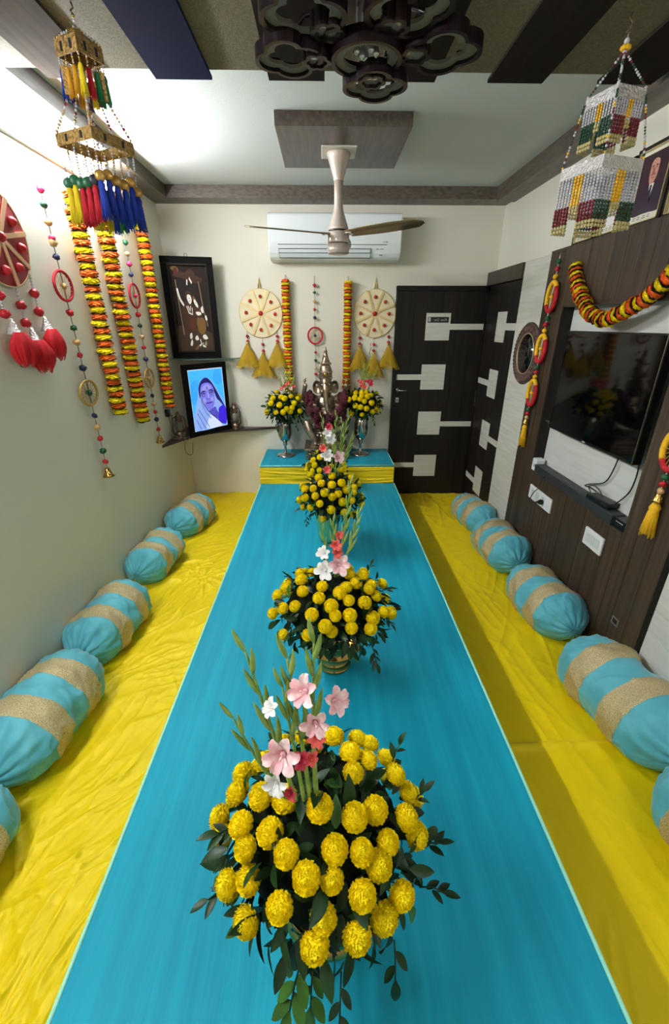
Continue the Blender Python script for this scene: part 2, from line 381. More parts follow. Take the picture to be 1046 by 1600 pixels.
# ------------------------------------------------------------------ lamps and added fill lights
def batten(name, label, y0, y1, z, glow):
    t = thing(name, label, 'light', (XL, (y0+y1)/2, z)); h = (y1-y0)/2
    MB().box((0, -h-0.03, -0.02), (0.028, h+0.03, 0.022)).build('housing', 'white_plastic', t, bevel=0.004)
    MB().tube([(0.045, -h, 0), (0.045, h, 0)], 0.014, 16).build('tube', glow, t)
    for s in (-1, 1): MB().box((0.01, s*h-0.012, -0.02), (0.064, s*h+0.012, 0.02)).build('end_cap', 'white_plastic', t, bevel=0.003)
batten('tube_light', 'glowing tube light high on the left wall under the dark trim', 2.2, 3.3, 2.545, 'tube_glow')
batten('tube_light', 'tube light on the left wall beside the camera', -0.2, 1.0, 2.5, 'tube_glow_near')
def fill_batten_right(name, label, y0, y1, z, glow):
    t = thing(name, label, 'light', (XR, (y0+y1)/2, z)); h = (y1-y0)/2
    MB().box((-0.028, -h-0.03, -0.02), (0, h+0.03, 0.022)).build('housing', 'white_plastic', t, bevel=0.004)
    MB().tube([(-0.045, -h, 0), (-0.045, h, 0)], 0.014, 16).build('tube', glow, t)
    for s in (-1, 1): MB().box((-0.064, s*h-0.012, -0.02), (-0.01, s*h+0.012, 0.02)).build('end_cap', 'white_plastic', t, bevel=0.003)
fill_batten_right('tube_light', 'added fill tube high on the right wall beside the camera', -0.7, 0.5, 2.5, 'fill_glow_right')  # unseen tube added to brighten the left wall
for i, (x, y, lb) in enumerate(((-0.2, -0.75, 'added round fill lamp behind the camera, left one'), (0.9, -0.75, 'added round fill lamp behind the camera, right one'))):
    t = thing('fill_lamp', lb, 'light', (x, y, ZN-0.012), group='added round fill lamps behind the camera')  # invented fixture, gives fill light from behind the camera
    MB().lathe([(0.1, -0.02), (0.11, -0.012), (0.11, 0.0)], 32).build('rim', 'white_plastic', t)
    MB().lathe([(0.09, -0.026), (0.09, -0.02)], 32).build('diffuser', 'fill_glow', t)

# ------------------------------------------------------------------ cloths on the floor
def grid(name, m, x0, x1, y0, y1, nx, ny, hfun, zb=None, label=None, cat=None):
    xs = np.linspace(x0, x1, nx); ys = np.linspace(y0, y1, ny)
    X, Y = np.meshgrid(xs, ys); Z = hfun(X, Y)
    mb = MB(); vs = np.stack([X, Y, Z], -1).reshape(-1, 3).tolist()
    fs = [(j*nx+i, j*nx+i+1, (j+1)*nx+i+1, (j+1)*nx+i) for j in range(ny-1) for i in range(nx-1)]
    mb.add(vs, fs)
    if zb is not None:
        edge = list(range(nx))+[j*nx+nx-1 for j in range(1, ny)]+[(ny-1)*nx+i for i in range(nx-2, -1, -1)]+[j*nx for j in range(ny-2, 0, -1)]
        n = len(vs); low = [(vs[e][0], vs[e][1], zb) for e in edge]; k = len(edge)
        mb.v += low
        for i in range(k):
            j = (i+1) % k; mb.f.append((edge[i], n+i, n+j, edge[j])); mb.s.append(False); mb.m.append(0)
    return mb.build(name, m)
def left_h(X, Y):
    wx = X+0.10*(vnoise(X*3, Y*2.2, 1)-0.5); wy = Y+0.2*(vnoise(X*2.5, Y*2, 2)-0.5)
    h = 0
    for ang, fu, fv, amp, sd in ((62, 2.6, 13, 0.012, 3), (48, 3.2, 19, 0.008, 4), (78, 3.5, 26, 0.007, 5), (25, 3.5, 20, 0.006, 6), (-35, 3.0, 18, 0.005, 7), (66, 4, 36, 0.002, 8), (40, 5, 40, 0.0015, 9), (100, 4, 34, 0.0015, 10)):
        a = R(ang); u = wx*cos(a)+wy*sin(a); v = -wx*sin(a)+wy*cos(a)
        h = h + amp*ridge(u*fu, v*fv, sd, 3.2)*np.clip(1.6*vnoise(X*2.6+sd, Y*2.1, sd+20)-0.15, 0, 1)
    h = h + 0.006*vnoise(X*6, Y*4, 30)
    for cx, cy, s in ((-0.66, 1.45, 1.0), (-0.86, 2.55, 1.0), (-0.7, 3.35, 0.7), (-0.98, 0.75, 0.8)):   # gathers where the cloth is pulled
        dx = X-cx; dy = Y-cy; r = np.hypot(dx, dy); th = np.arctan2(dy, dx)
        h = h + s*0.012*ridge(th*2.6, r*1.2, int(90+cy*10), 3.0)*np.exp(-r*3.2)*np.clip(r*12, 0, 1)
    edge = np.clip((X+1.36)/0.06, 0, 1)
    return 0.152+h*edge
lm = grid('floor_sheet', 'yellow_satin', -1.358, -0.565, -0.4, 4.195, 150, 860, left_h, 0.0)
tag(lm, 'crumpled yellow satin sheet on the floor along the left wall', 'sheet')
def right_h(off, amp, seed):
    def f(X, Y):
        wx = X+0.05*(vnoise(X*3, Y*2, seed)-0.5)
        h = 0
        for ang, fu, fv, a_, sd in ((80, 1.6, 11, 0.006, 3), (100, 2.0, 16, 0.004, 4), (62, 2.6, 18, 0.004, 5), (130, 2.5, 14, 0.003, 6)):
            a = R(ang); u = wx*cos(a)+Y*sin(a); v = -wx*sin(a)+Y*cos(a)
            h = h + a_*amp*ridge(u*fu, v*fv, sd+seed, 3.0)*np.clip(1.6*vnoise(X*3, Y*2, sd+40)-0.2, 0, 1)
        h = h + 0.004*vnoise(X*5, Y*3, seed+9)
        far = np.clip((Y-2.4)/0.8, 0, 1)
        h = h + far*0.006*ridge((X*0.8+Y*0.5)*4, (Y*0.9-X*0.4)*13, seed+60, 3.0)
        return off+h
    return f
rm = grid('floor_sheet', 'yellow_satin', 0.625, 1.44, 1.19, 4.14, 100, 400, right_h(0.148, 1.7, 11), 0.0)
tag(rm, 'yellow sheet on the floor at right, running back to the doors', 'sheet')
def near_h(X, Y):
    return right_h(0.152, 1.5, 31)(X, Y)+0.011*np.exp(-((Y-1.215-0.02*vnoise(X*5, Y*0, 77))/0.018)**2)
rn = grid('floor_sheet', 'yellow_satin', 0.626, 1.439, -0.4, 1.235, 100, 260, near_h, 0.0)
tag(rn, 'yellow sheet nearest the camera at right, its edge lapping the far sheet', 'sheet')

# ------------------------------------------------------------------ low table under teal velvet
tb = thing('banquet_table', 'long low table covered in teal velvet down the middle of the room', 'table', (0.018, 1.3, 0))
TZ = 0.459; hx = 0.6
def table_top(X, Y):
    return TZ-0.0015+0.0022*vnoise(X*26, Y*1.6, 5)*vnoise(X*3, Y*1.1, 6)+0.0008*vnoise(X*60, Y*4, 8)
o = grid('velvet_cover', 'teal_velvet', -hx, hx, -1.6, 2.33, 120, 260, table_top, 0.14); o.parent = tb
for s in (-1, 1):
    MB().tube([(s*(hx+0.001), y, TZ-0.002) for y in np.linspace(-1.6, 2.33, 40)], 0.0055, 8).build('edge_piping', 'teal_edge', tb)
MB().box((-hx+0.02, -1.58, 0.0), (hx-0.02, 2.31, 0.44)).build('table_base', 'dark_frame', tb)

al = thing('altar_step', 'raised altar step with teal velvet top and yellow pleated front', 'altar', (0.013, 3.91, 0))
def alt_top(X, Y): return 0.622+0.002*vnoise(X*20, Y*9, 15)
o = grid('velvet_top', 'teal_velvet', -0.6, 0.6, -0.262, 0.285, 80, 40, alt_top, 0.6); o.parent = al
MB().tube([(-0.601, -0.263, 0.62), (0.601, -0.263, 0.62)], 0.005, 8).build('front_piping', 'teal_edge', al)
for s in (-1, 1): MB().tube([(s*0.601, -0.263, 0.62), (s*0.601, 0.283, 0.62)], 0.005, 8).build('edge_piping', 'teal_edge', al)
MB().box((-0.585, -0.25, 0.0), (0.585, 0.28, 0.61)).build('step_base', 'dark_frame', al)
mb = MB(); nx, nz = 110, 30; vs = []
Xg, Zg = np.meshgrid(np.linspace(-0.602, 0.602, nx), np.linspace(0.455, 0.606, nz))
Yg = -0.266-0.009*ridge(Xg*2.2+0.15*Zg, Zg*34+1.6*vnoise(Xg*3, Zg*0, 5), 9, 2.2)-0.006*ridge(Xg*1.6, Zg*52+vnoise(Xg*4, Zg*0, 8), 12, 2.2)
mb.add(np.stack([Xg, Yg, Zg], -1).reshape(-1, 3).tolist(), [(j*nx+i, j*nx+i+1, (j+1)*nx+i+1, (j+1)*nx+i) for j in range(nz-1) for i in range(nx-1)])
mb.box((-0.602, -0.264, 0.455), (0.602, -0.25, 0.606))
for s in (-1, 1): mb.box((min(s*0.585, s*0.602), -0.25, 0.455), (max(s*0.585, s*0.602), 0.28, 0.606))
mb.build('pleated_band', 'altar_yellow', al)

# ------------------------------------------------------------------ bolsters
def bolster(label, x, y, z, ln, rad, rz, seed, button=False, tilt=0.0, bands=(-0.36, 0.36), bw=0.1):
    t = thing('bolster', label, 'cushion', (x, y, z), rz, group='teal bolsters along the walls')
    rg = random.Random(seed); ph = rg.uniform(0, 6)
    nt, na = 84, 96
    def rr(u, a):
        s = 1-abs(u)
        pr = min(1.0, max(0.0, s/0.42))
        base = rad*(0.16+0.84*math.sqrt(max(0, 1-(1-pr)**2)))
        base *= 1+0.05*(1-u*u)
        g = max(0, 1-s/0.42)
        fold = 1+g*pr*(0.10*(1-2*abs(sin(5.5*a+ph+1.2*sin(2*a+seed)))**.7)+0.05*sin(17*a+2*ph+2*sin(3*a)))
        wr = float(vnoise(np.array(u*3.2+a*0.9+seed), np.array(a*1.4+seed*3), seed))-0.5
        w2 = float(ridge(np.array(u*2.2+0.8*sin(a)+seed), np.array(2.6*sin(a+.6)-u*3.5+seed), seed+5, 3))+.6*float(ridge(np.array(u*5+2*cos(a)), np.array(3*cos(a+1)+u*2.0+seed), seed+8, 4))
        return base*fold*(1+0.16*wr+0.07*w2)
    def pt(u, a, off=0.0, bot=True):
        r = rr(u, a)+off
        yy = u*ln/2
        px = r*cos(a)*1.04; pz = r*sin(a)
        s_ = 1-abs(u)
        if s_ < .3:
            e = (.3-s_)/.3; pl_ = 1-2*abs(sin(6.5*a+ph+.8*sin(2*a+seed)))**.6
            yy += math.copysign(0.016*pl_*e*(1-e*.55)-0.020*max(0, e-.75)/.25, u)
        lo = -rad*0.86
        if pz < lo: pz = lo+(pz-lo)*0.15
        return (px, yy, pz+rad*0.89)
    mb = MB(); vs = []; us = [sin(pi/2*(-1+2*i/(nt-1)))*0.35+(-1+2*i/(nt-1))*0.65 for i in range(nt)]
    for u in us:
        for k in range(na): vs.append(pt(u, 2*pi*k/na))
    fs = [(i*na+k, (i+1)*na+k, (i+1)*na+(k+1) % na, i*na+(k+1) % na) for i in range(nt-1) for k in range(na)]
    fs += [tuple(range(na)), tuple(range((nt-1)*na, nt*na))[::-1]]
    mb.add(vs, fs); mb.build('body', 'bolster_cloth', t)
    for b in bands:
        mb = MB(); vs = []; nb = 11; hw = bw/ln
        for i in range(nb):
            u = b-hw+2*hw*i/(nb-1); e = 0.004 if 0 < i < nb-1 else 0.0008
            for k in range(na): vs.append(pt(u, 2*pi*k/na, e))
        mb.add(vs, [(i*na+k, (i+1)*na+k, (i+1)*na+(k+1) % na, i*na+(k+1) % na) for i in range(nb-1) for k in range(na)])
        mb.build('gold_band', 'gold_ribbon', t)
    if button:
        MB().sphere((0, -ln/2+0.028, rad*0.89), (0.022, 0.02, 0.022), 12, 8).build('end_button', 'antique_gold', t)
    return t
bolster('teal bolster with two gold bands in the far left corner', -1.16, 3.36, 0.158, 0.50, 0.128, R(-14), 1)
bolster('teal bolster by the left wall with a dark button on its end', -1.215, 2.68, 0.158, 0.50, 0.126, R(-6), 2, button=True)
bolster('third teal bolster from the back corner along the left wall', -1.205, 1.955, 0.158, 0.54, 0.13, R(-4), 3)
bolster('fourth teal bolster from the back along the left wall, broad gold bands', -1.2, 1.33, 0.158, 0.56, 0.142, R(-3), 4)
bolster('teal bolster cut by the left edge of the photo, nearest the camera', -1.19, 0.715, 0.158, 0.53, 0.14, R(-2), 5)
bolster('teal bolster at the foot of the wardrobe door, far right', 1.29, 3.38, 0.156, 0.48, 0.12, R(10), 6)
bolster('teal bolster under the wall socket with the black plug', 1.29, 2.76, 0.156, 0.50, 0.138, R(4), 7)
bolster('teal bolster under the three-switch plate', 1.29, 2.075, 0.156, 0.52, 0.138, R(6), 8)
bolster('large teal bolster at right where planks meet white boards', 1.29, 1.35, 0.16, 0.58, 0.148, R(7), 9)
bolster('teal bolster cut by the right edge of the photo', 1.275, 0.715, 0.16, 0.54, 0.145, R(2), 10)

# ------------------------------------------------------------------ flowers
def petal_ball(n, seed, lo=-0.55, pw=0.24, lift=0.36, name='marigold', mats='marigold_yellow', flat=0.86):
    rg = random.Random(seed); mb = MB()
    mb.sphere((0, 0, 0), (0.83, 0.83, 0.83*flat), 16, 10)
    for i in range(n):
        f = (i+0.5)/n; zz = 1-f*(1-lo); t = math.acos(max(-1, min(1, zz))); p = i*2.399963+rg.uniform(-.15, .15)
        nrm = Vector((sin(t)*cos(p), sin(t)*sin(p), cos(t)*flat))
        d = nrm.normalized(); dn = Vector((cos(t)*cos(p), cos(t)*sin(p), -sin(t)))
        sd = d.cross(dn).normalized(); wd = pw*rg.uniform(.8, 1.2); tw = rg.uniform(-.35, .35)
        sd2 = (sd*cos(tw)+dn*sin(tw)); up = d.cross(sd2)
        b = nrm*0.78; m1 = nrm*0.91+up*0.05; tip = nrm*(1+rg.uniform(-.05, .06))+up*lift*rg.uniform(.35, .6)
        vs = [b-sd2*wd*.4, b+sd2*wd*.4, m1-sd2*wd*.62, m1+d*0.05, m1+sd2*wd*.62, tip-sd2*wd*.5+d*rg.uniform(-.04, .05), tip+d*rg.uniform(-.05, .03)+up*.03, tip+sd2*wd*.5+d*rg.uniform(-.04, .05)]
        mb.add(vs, [(0, 1, 4, 3), (0, 3, 2), (2, 3, 6, 5), (3, 4, 7, 6)])
    return mb.mesh(name, mats)
BALL = [petal_ball(270, s, pw=0.18, lift=0.26) for s in (1, 2, 3)]
BALL_LO = [petal_ball(130, s, pw=0.26, lift=0.28) for s in (4, 5)]
def leaf_mesh(seed, m):
    rg = random.Random(seed); mb = MB(); n = 6; vs = []; bend = rg.uniform(.15, .5)
    for i in range(n+1):
        t = i/n; wd = 0.24*math.sin(pi*min(1, t*0.96+0.03))**0.75*(1-0.25*t); z = -bend*t*t*0.6
        vs += [(-wd, t, z+wd*0.35), (0, t, z), (wd, t, z+wd*0.35)]
    fs = []
    for i in range(n):
        a = i*3; fs += [(a, a+1, a+4, a+3), (a+1, a+2, a+5, a+4)]
    mb.add(vs, fs); return mb.mesh('leaf', m)
LEAF = [leaf_mesh(s, 'leaf_dark') for s in (1, 2, 3)]; LEAF_M = [leaf_mesh(s, 'leaf_mid') for s in (4, 5)]
def gladiolus(parent, base, tip, bend, r0, buds, blooms, seed, mb_name='gladiolus_stem'):
    """base, tip local points; buds (t0,t1,n); blooms list of (t, material, size, direction)"""
    rg = random.Random(seed); b = Vector(base); e = Vector(tip); bd = Vector(bend)
    P = lambda t: b.lerp(e, t)+bd*(t*t)-bd*t
    mb = MB(); ts = [i/14 for i in range(15)]
    mb.tube([P(t) for t in ts], [r0*(1-0.7*t) for t in ts], 7)
    t0, t1, n = buds
    for i in range(n):
        t = t0+(t1-t0)*i/max(1, n-1); p = P(t); d = (P(min(1, t+.03))-P(max(0, t-.03))).normalized()
        s = d.cross(Vector((0, 1, 0.2))).normalized()*(1 if i % 2 else -1)
        ln = (0.085-0.04*(t-t0)/(1.001-t0))*r0/0.0055; dd = (d+s*0.28).normalized()
        k = [0, .2, .45, .7, .9, 1.0]; wd = [.35, .9, 1.0, .75, .35, .05]
        mb.tube([p+dd*ln*q-s*ln*0.08*q*q for q in k], [0.0062*r0/0.0055*ww*(1.1-.4*t) for ww in wd], 7)
    o = mb.build(mb_name, 'glad_green', parent)
    for t, m, sz, dr in blooms:
        me = MB(); rg2 = random.Random(seed*31+int(sz*1e4))
        for k in range(6):
            a = 2*pi*k/6+rg2.uniform(-.12, .12); vs = []; n2 = 7; ex = rg2.uniform(.9, 1.05)*(1.0 if k % 2 else 0.9); lay = .03*(k % 2); ru = rg2.uniform(0, 6)
            for i in range(n2+1):
                q = i/n2; rad = .1+.85*q**1.25*ex; zz = .95*q-.45*q**3.2+lay; aw = .66*math.sin(pi*min(1, .28+q*.66))**.7
                for sgn in (-1, -.5, 0, .5, 1):
                    ang = a+sgn*aw; ruf = .06*q*sin(ru+7*sgn+4*q)
                    vs.append((rad*cos(ang)*(1-.06*abs(sgn)), rad*sin(ang)*(1-.06*abs(sgn)), zz+.10*sgn*sgn*q+ruf))
            me.add(vs, [(i*5+c, i*5+c+1, i*5+c+6, i*5+c+5) for i in range(n2) for c in range(4)])
        me.tube([(0, 0, 0.2), (0.05, 0, 0.75)], [.03, .05], 5)
        me.tube([(0, 0, -0.25), (0, 0, 0.25)], [.06, .13], 6)
        place('gladiolus_bloom', me.mesh('gladiolus_bloom', m), o, t, Q(dr), sz)
    return o
def arrangement(label, base, cz, rad, dirs, brad, hi, nleaf, lsize, extra, seed, leaf_parts=True, droop=0.3, lateral=0.0, cx=0.0, back=12, cy=0.0):
    rg = random.Random(seed)
    t = thing('flower_arrangement', label, 'flowers', base, group=None)
    rx, ry, rz = rad; ctr = Vector((cx, cy, cz))
    balls = BALL if hi else BALL_LO
    mb = MB()
    mb.sphere(ctr, (rx*.74, ry*.74, rz*.78), 20, 12)
    mb.build('flower_foam', 'foam_dark', t)
    # dense dark foliage filling the dome
    mb = MB(); lf = LEAF[0]
    lv = [v.co.copy() for v in lf.vertices]; lp = [tuple(p.vertices) for p in lf.polygons]
    def leaf_T(n, sz):
        d = (n+Vector((rg.uniform(-.9, .9), rg.uniform(-.9, .9), rg.uniform(-.9, .5)-droop))).normalized()
        z = n.cross(d)
        if z.length < 1e-3: z = d.orthogonal()
        z = z.cross(d); z.normalize()
        if z.dot(n) < 0: z = -z
        x = d.cross(z).normalized()
        return Matrix(((x.x, d.x, z.x), (x.y, d.y, z.y), (x.z, d.z, z.z))).to_4x4(), d
    for i in range(320 if hi else 200):
        n = Vector((rg.gauss(0, 1), rg.gauss(0, 1), rg.gauss(.15, 1))).normalized()
        T, d = leaf_T(n, 1); k = rg.uniform(.66, .82); p = ctr+Vector((n.x*rx, n.y*ry, n.z*rz))*k
        mb.add(lv, lp, True, 0, Matrix.Translation(p) @ T @ Matrix.Scale(lsize*rg.uniform(.7, 1.0), 4))
    o = mb.build('inner_foliage', 'leaf_dark', t); o['kind'] = 'stuff'
    place_list = []
    for q in dirs:
        n = Vector(q); place_list.append((n, rg.uniform(.93, 1.03)))
    tries = 0
    while back > 0 and tries < 400:                                      # the side the camera does not see carries flowers too
        tries += 1
        a = rg.uniform(15, 165); zz = rg.uniform(-.25, .55); n = Vector((cos(R(a))*math.sqrt(1-zz*zz), sin(R(a))*math.sqrt(1-zz*zz), zz))
        if all((n-m).length > .36 for m, _ in place_list): place_list.append((n, 1.0)); back -= 1
    for n, k in place_list:
        p = ctr+Vector((n.x*rx, n.y*ry, n.z*rz))*k*0.98
        gn = Vector((n.x/rx, n.y/ry, n.z/rz)).normalized(); gn = (gn+Vector((rg.uniform(-.2, .2), rg.uniform(-.2, .2), .12))).normalized()
        e = Q(gn); s = brad*rg.uniform(.9, 1.12)
        place('marigold', rg.choice(balls), t, p, e, s)
    if leaf_parts:
        for i in range(nleaf):
            n = Vector((rg.gauss(0, 1), rg.gauss(0, 1), rg.gauss(-.15, .9))).normalized()
            T, d = leaf_T(n, 1); k = rg.uniform(.80, .98); p = ctr+Vector((n.x*rx, n.y*ry, n.z*rz))*k
            if any((p-(ctr+Vector((m.x*rx, m.y*ry, m.z*rz)))).length < brad*0.8 for m, _ in place_list): continue
            o = place('leaf', rg.choice(LEAF_M if rg.random() < .13 else LEAF), t)
            o.matrix_local = Matrix.Translation(p) @ T @ Matrix.Scale(lsize*rg.uniform(.7, 1.25), 4)
    else:
        mb = MB()
        for i in range(nleaf):
            n = Vector((rg.gauss(0, 1), rg.gauss(0, 1), rg.gauss(-.15, .9))).normalized()
            T, d = leaf_T(n, 1); p = ctr+Vector((n.x*rx, n.y*ry, n.z*rz))*rg.uniform(.8, 1.0)
            mb.add(lv, lp, True, 0, Matrix.Translation(p) @ T @ Matrix.Scale(lsize*rg.uniform(.7, 1.2), 4))
        o = mb.build('outer_foliage', 'leaf_dark', t); o['kind'] = 'stuff'
    for sp in extra:                                                     # drooping sprigs: (start, end, leaves, size)
        p0, p1, nl, sz = Vector(sp[0]), Vector(sp[1]), sp[2], sp[3]
        s = MB().tube([p0, p0.lerp(p1, .5)+Vector((0, 0, .012)), p1], .0016, 5).build('sprig', 'leaf_dark', t)
        for i in range(nl):
            f = 0.3+0.7*i/max(1, nl-1); p = p0.lerp(p1, f); d = (p1-p0).normalized()
            sdv = d.cross(Vector((0, 0, 1))).normalized()*(1 if i % 2 else -1); dd = (d+sdv*(.8 if i < nl-1 else 0)).normalized()
            z = Vector((0, 0, 1)); x = dd.cross(z).normalized(); z = x.cross(dd)
            T = Matrix(((x.x, dd.x, z.x), (x.y, dd.y, z.y), (x.z, dd.z, z.z))).to_4x4()
            o = place('leaf', rg.choice(LEAF_M if sz > .045 else LEAF), s); o.matrix_local = Matrix.Translation(p) @ T @ Matrix.Scale(sz*rg.uniform(.85, 1.1), 4)
    return t
def brass_bowl(t, rim=0.105, h=0.165):
    k = h/0.165
    pr = [(.066, 0), (.07, .004), (.07, .010), (.058, .018), (.062, .024), (.062, .032), (.05, .04), (.054, .047), (.052, .056), (.046, .066), (.05, .078), (.07, .088), (.098, .094), (.108, .1), (.108, .108), (.1, .114), (.096, .13), (.1, .15), (.106, .162), (.103, .165), (.09, .15), (.06, .125), (0.02, .122)]
    MB().lathe([(r*rim/.105, z*k) for r, z in pr], 40, cap=True).build('brass_bowl', 'brass', t)
DIR1=[(-0.60,0.42,0.68),(-0.81,0.43,0.39),(-0.78,0.08,0.63),(-0.55,-0.06,0.83),(-0.34,-0.13,0.93),(-0.02,-0.25,0.97),(0.28,-0.31,0.91),(0.49,-0.21,0.85),(0.29,0.09,0.95),(0.27,0.31,0.91),(0.38,0.75,0.53),(0.51,0.70,0.50),(0.69,0.57,0.45),(0.72,0.24,0.65),(0.89,0.19,0.41),(0.75,-0.19,0.63),(0.86,-0.25,0.44),(-0.97,0.06,0.22),(-0.98,-0.11,0.19),(-0.72,-0.23,0.66),(-0.48,-0.37,0.80),(-0.68,-0.41,0.61),(-0.29,-0.54,0.79),(0.11,-0.54,0.83),(0.33,-0.54,0.78),(0.59,-0.43,0.69),(0.48,-0.59,0.64),(-0.12,-0.68,0.72),(0.08,-0.72,0.69),(0.31,-0.76,0.58),(-0.66,-0.61,0.44),(-0.82,-0.53,0.22),(-0.33,-0.80,0.50),(-0.61,-0.77,0.18),(0.01,-0.89,0.46),(0.50,-0.82,0.27),(0.27,-0.93,0.26),(-0.06,-0.97,0.23),(0.65,-0.68,0.33),(0.11,0.64,0.76),(0.13,0.81,0.58),(-0.19,0.69,0.70),(0.44,0.29,0.85)]
DIR2=[(-0.54,0.39,0.75),(-0.52,0.09,0.85),(-0.33,0.26,0.91),(-0.19,0.67,0.72),(-0.74,-0.00,0.67),(-0.87,-0.08,0.49),(-0.46,-0.30,0.84),(-0.17,-0.24,0.96),(-0.21,-0.50,0.84),(0.28,0.48,0.83),(0.28,0.08,0.96),(0.49,0.16,0.86),(0.38,-0.13,0.92),(0.21,-0.28,0.94),(0.11,-0.41,0.91),(0.56,-0.22,0.80),(0.74,-0.24,0.63),(0.67,0.03,0.74),(-0.75,-0.45,0.48),(-0.93,-0.33,0.18),(-0.56,-0.54,0.64),(-0.32,-0.74,0.60),(-0.03,-0.65,0.76),(0.03,-0.79,0.62),(0.26,-0.77,0.58),(0.24,-0.54,0.80),(0.47,-0.53,0.71),(0.58,-0.69,0.42),(0.78,-0.50,0.37),(0.88,-0.41,0.24),(-0.12,-0.90,0.43),(-0.03,-0.96,0.27),(0.28,-0.90,0.32),(0.54,-0.81,0.23),(-0.73,-0.67,-0.09),(-0.40,-0.91,0.13)]
DIR3=[(-0.62,0.16,0.77),(-0.39,-0.24,0.89),(0.05,-0.33,0.94),(-0.29,-0.58,0.76),(0.03,-0.67,0.74),(0.32,-0.58,0.75),(-0.79,-0.42,0.44),(-0.55,-0.61,0.57),(-0.19,-0.84,0.50),(-0.49,-0.80,0.34),(-0.76,-0.62,0.20),(0.04,-0.93,0.36),(0.23,-0.86,0.46),(0.76,-0.38,0.52),(0.73,-0.56,0.39),(0.99,-0.10,-0.02),(0.50,-0.67,0.55),(0.35,-0.92,0.15),(0.67,-0.74,0.12),(0.94,-0.22,-0.27),(-0.34,-0.94,0.10),(-0.66,-0.72,-0.18),(-0.89,-0.25,-0.39),(-0.95,-0.29,-0.05),(-0.00,-0.99,-0.10),(0.40,-0.87,-0.30),(-0.25,-0.78,-0.57),(0.70,-0.39,-0.61),(0.63,-0.13,0.76),(0.31,0.23,0.92)]
DIR4=[(-0.27,-0.71,0.65),(-0.63,-0.62,0.47),(-0.88,-0.45,0.13),(-0.54,-0.81,0.23),(-0.95,-0.14,-0.28),(-0.91,-0.17,-0.38),(-0.65,-0.75,-0.11),(0.86,-0.46,0.24),(0.99,-0.09,-0.10),(-0.31,-0.95,-0.03),(0.93,-0.16,-0.33),(0.27,-0.94,0.19)]
DIRL=[(-0.38,0.11,0.92),(-0.11,-0.66,0.74),(0.07,-0.76,0.64),(0.37,-0.54,0.75),(0.26,0.17,0.95),(0.54,-0.75,0.38),(-0.17,-0.94,0.30),(-0.61,-0.71,0.36),(-0.87,-0.45,-0.21),(-0.37,-0.91,-0.15),(0.16,-0.98,0.08),(0.41,-0.90,0.11),(0.34,-0.93,-0.12),(-0.01,-0.99,-0.12),(0.75,-0.65,-0.13),(-0.53,-0.55,0.64),(0.70,-0.37,0.60)]
DIRR=[(-0.74,0.15,0.65),(-0.40,-0.52,0.76),(-0.09,-0.63,0.77),(0.13,-0.58,0.81),(-0.73,-0.60,0.31),(-0.47,-0.74,0.48),(-0.20,-0.88,0.42),(-0.10,-0.80,0.60),(0.18,-0.81,0.56),(0.38,-0.69,0.62),(0.02,-0.96,0.28),(0.42,-0.89,0.17),(-0.44,-0.90,-0.03),(-0.16,-0.98,-0.08),(0.13,-0.98,-0.17),(0.48,-0.77,-0.43),(0.67,-0.73,-0.15),(-0.61,-0.46,-0.64),(-0.06,-0.74,-0.67),(0.84,-0.21,-0.50)]

def V3(*a): return [tuple(x) for x in a]
# 1: nearest the camera
f1 = arrangement('large marigold dome nearest the camera with pale pink gladioli on top', (0, .54, TZ+.003), .351, (.215, .2, .17), DIR1, .0225, True, 230, .05,
    [((-.05, -.17, .29), (-.07, -.215, .235), 5, .05), ((-.03, -.17, .27), (-.035, -.205, .215), 4, .046), ((.02, -.18, .27), (.015, -.235, .22), 4, .034), ((.12, -.14, .27), (.12, -.175, .215), 3, .042),
     ((-.17, -.06, .31), (-.232, -.09, .31), 4, .034), ((.18, -.03, .34), (.224, -.03, .36), 4, .032), ((.18, -.07, .29), (.225, -.08, .29), 4, .032), ((.17, .02, .39), (.2, .03, .43), 4, .03),
     ((.14, .09, .43), (.155, .1, .48), 3, .03), ((-.18, -.02, .4), (-.215, -.03, .41), 4, .04)], 11, cx=-.012)
brass_bowl(f1)
gladiolus(f1, (-.05, -.03, .45), (-.125, -.04, .885), (-.01, 0, .06), .0055, (.5, .97, 6), [((-.083, -.06, .775), 'glad_white', .018, (-.5, -.4, .6)), ((-.07, -.07, .69), 'glad_pink', .036, (-.2, -.8, .45)), ((-.085, -.07, .625), 'glad_white', .026, (-.2, -.8, .2))], 1)
gladiolus(f1, (-.03, -.03, .45), (-.062, -.04, .87), (-.01, 0, .04), .0058, (.55, .97, 6), [((-.03, -.06, .81), 'glad_pink', .03, (-.5, -.6, .6)), ((-.046, -.07, .672), 'glad_rose', .018, (.1, -.7, .6))], 2)
gladiolus(f1, (-.02, -.03, .45), (-.019, -.04, .898), (.02, 0, 0), .0058, (.45, .97, 8), [((.006, -.06, .79), 'glad_pink', .027, (.6, -.6, .5)), ((-.02, -.07, .76), 'glad_pink', .026, (.1, -.9, .3)), ((-.02, -.06, .71), 'glad_coral', .017, (.2, -.8, .4)), ((-.031, -.06, .665), 'glad_coral', .016, (.3, -.8, .4))], 3)
gladiolus(f1, (-.06, -.03, .48), (-.156, -.04, .74), (.0, 0, .09), .005, (.6, .98, 4), [((-.06, -.08, .61), 'glad_rose', .015, (-.4, -.7, .3))], 4)
gladiolus(f1, (-.04, -.03, .45), (-.071, -.045, .815), (.0, 0, .0), .005, (.65, .97, 4), [], 5)
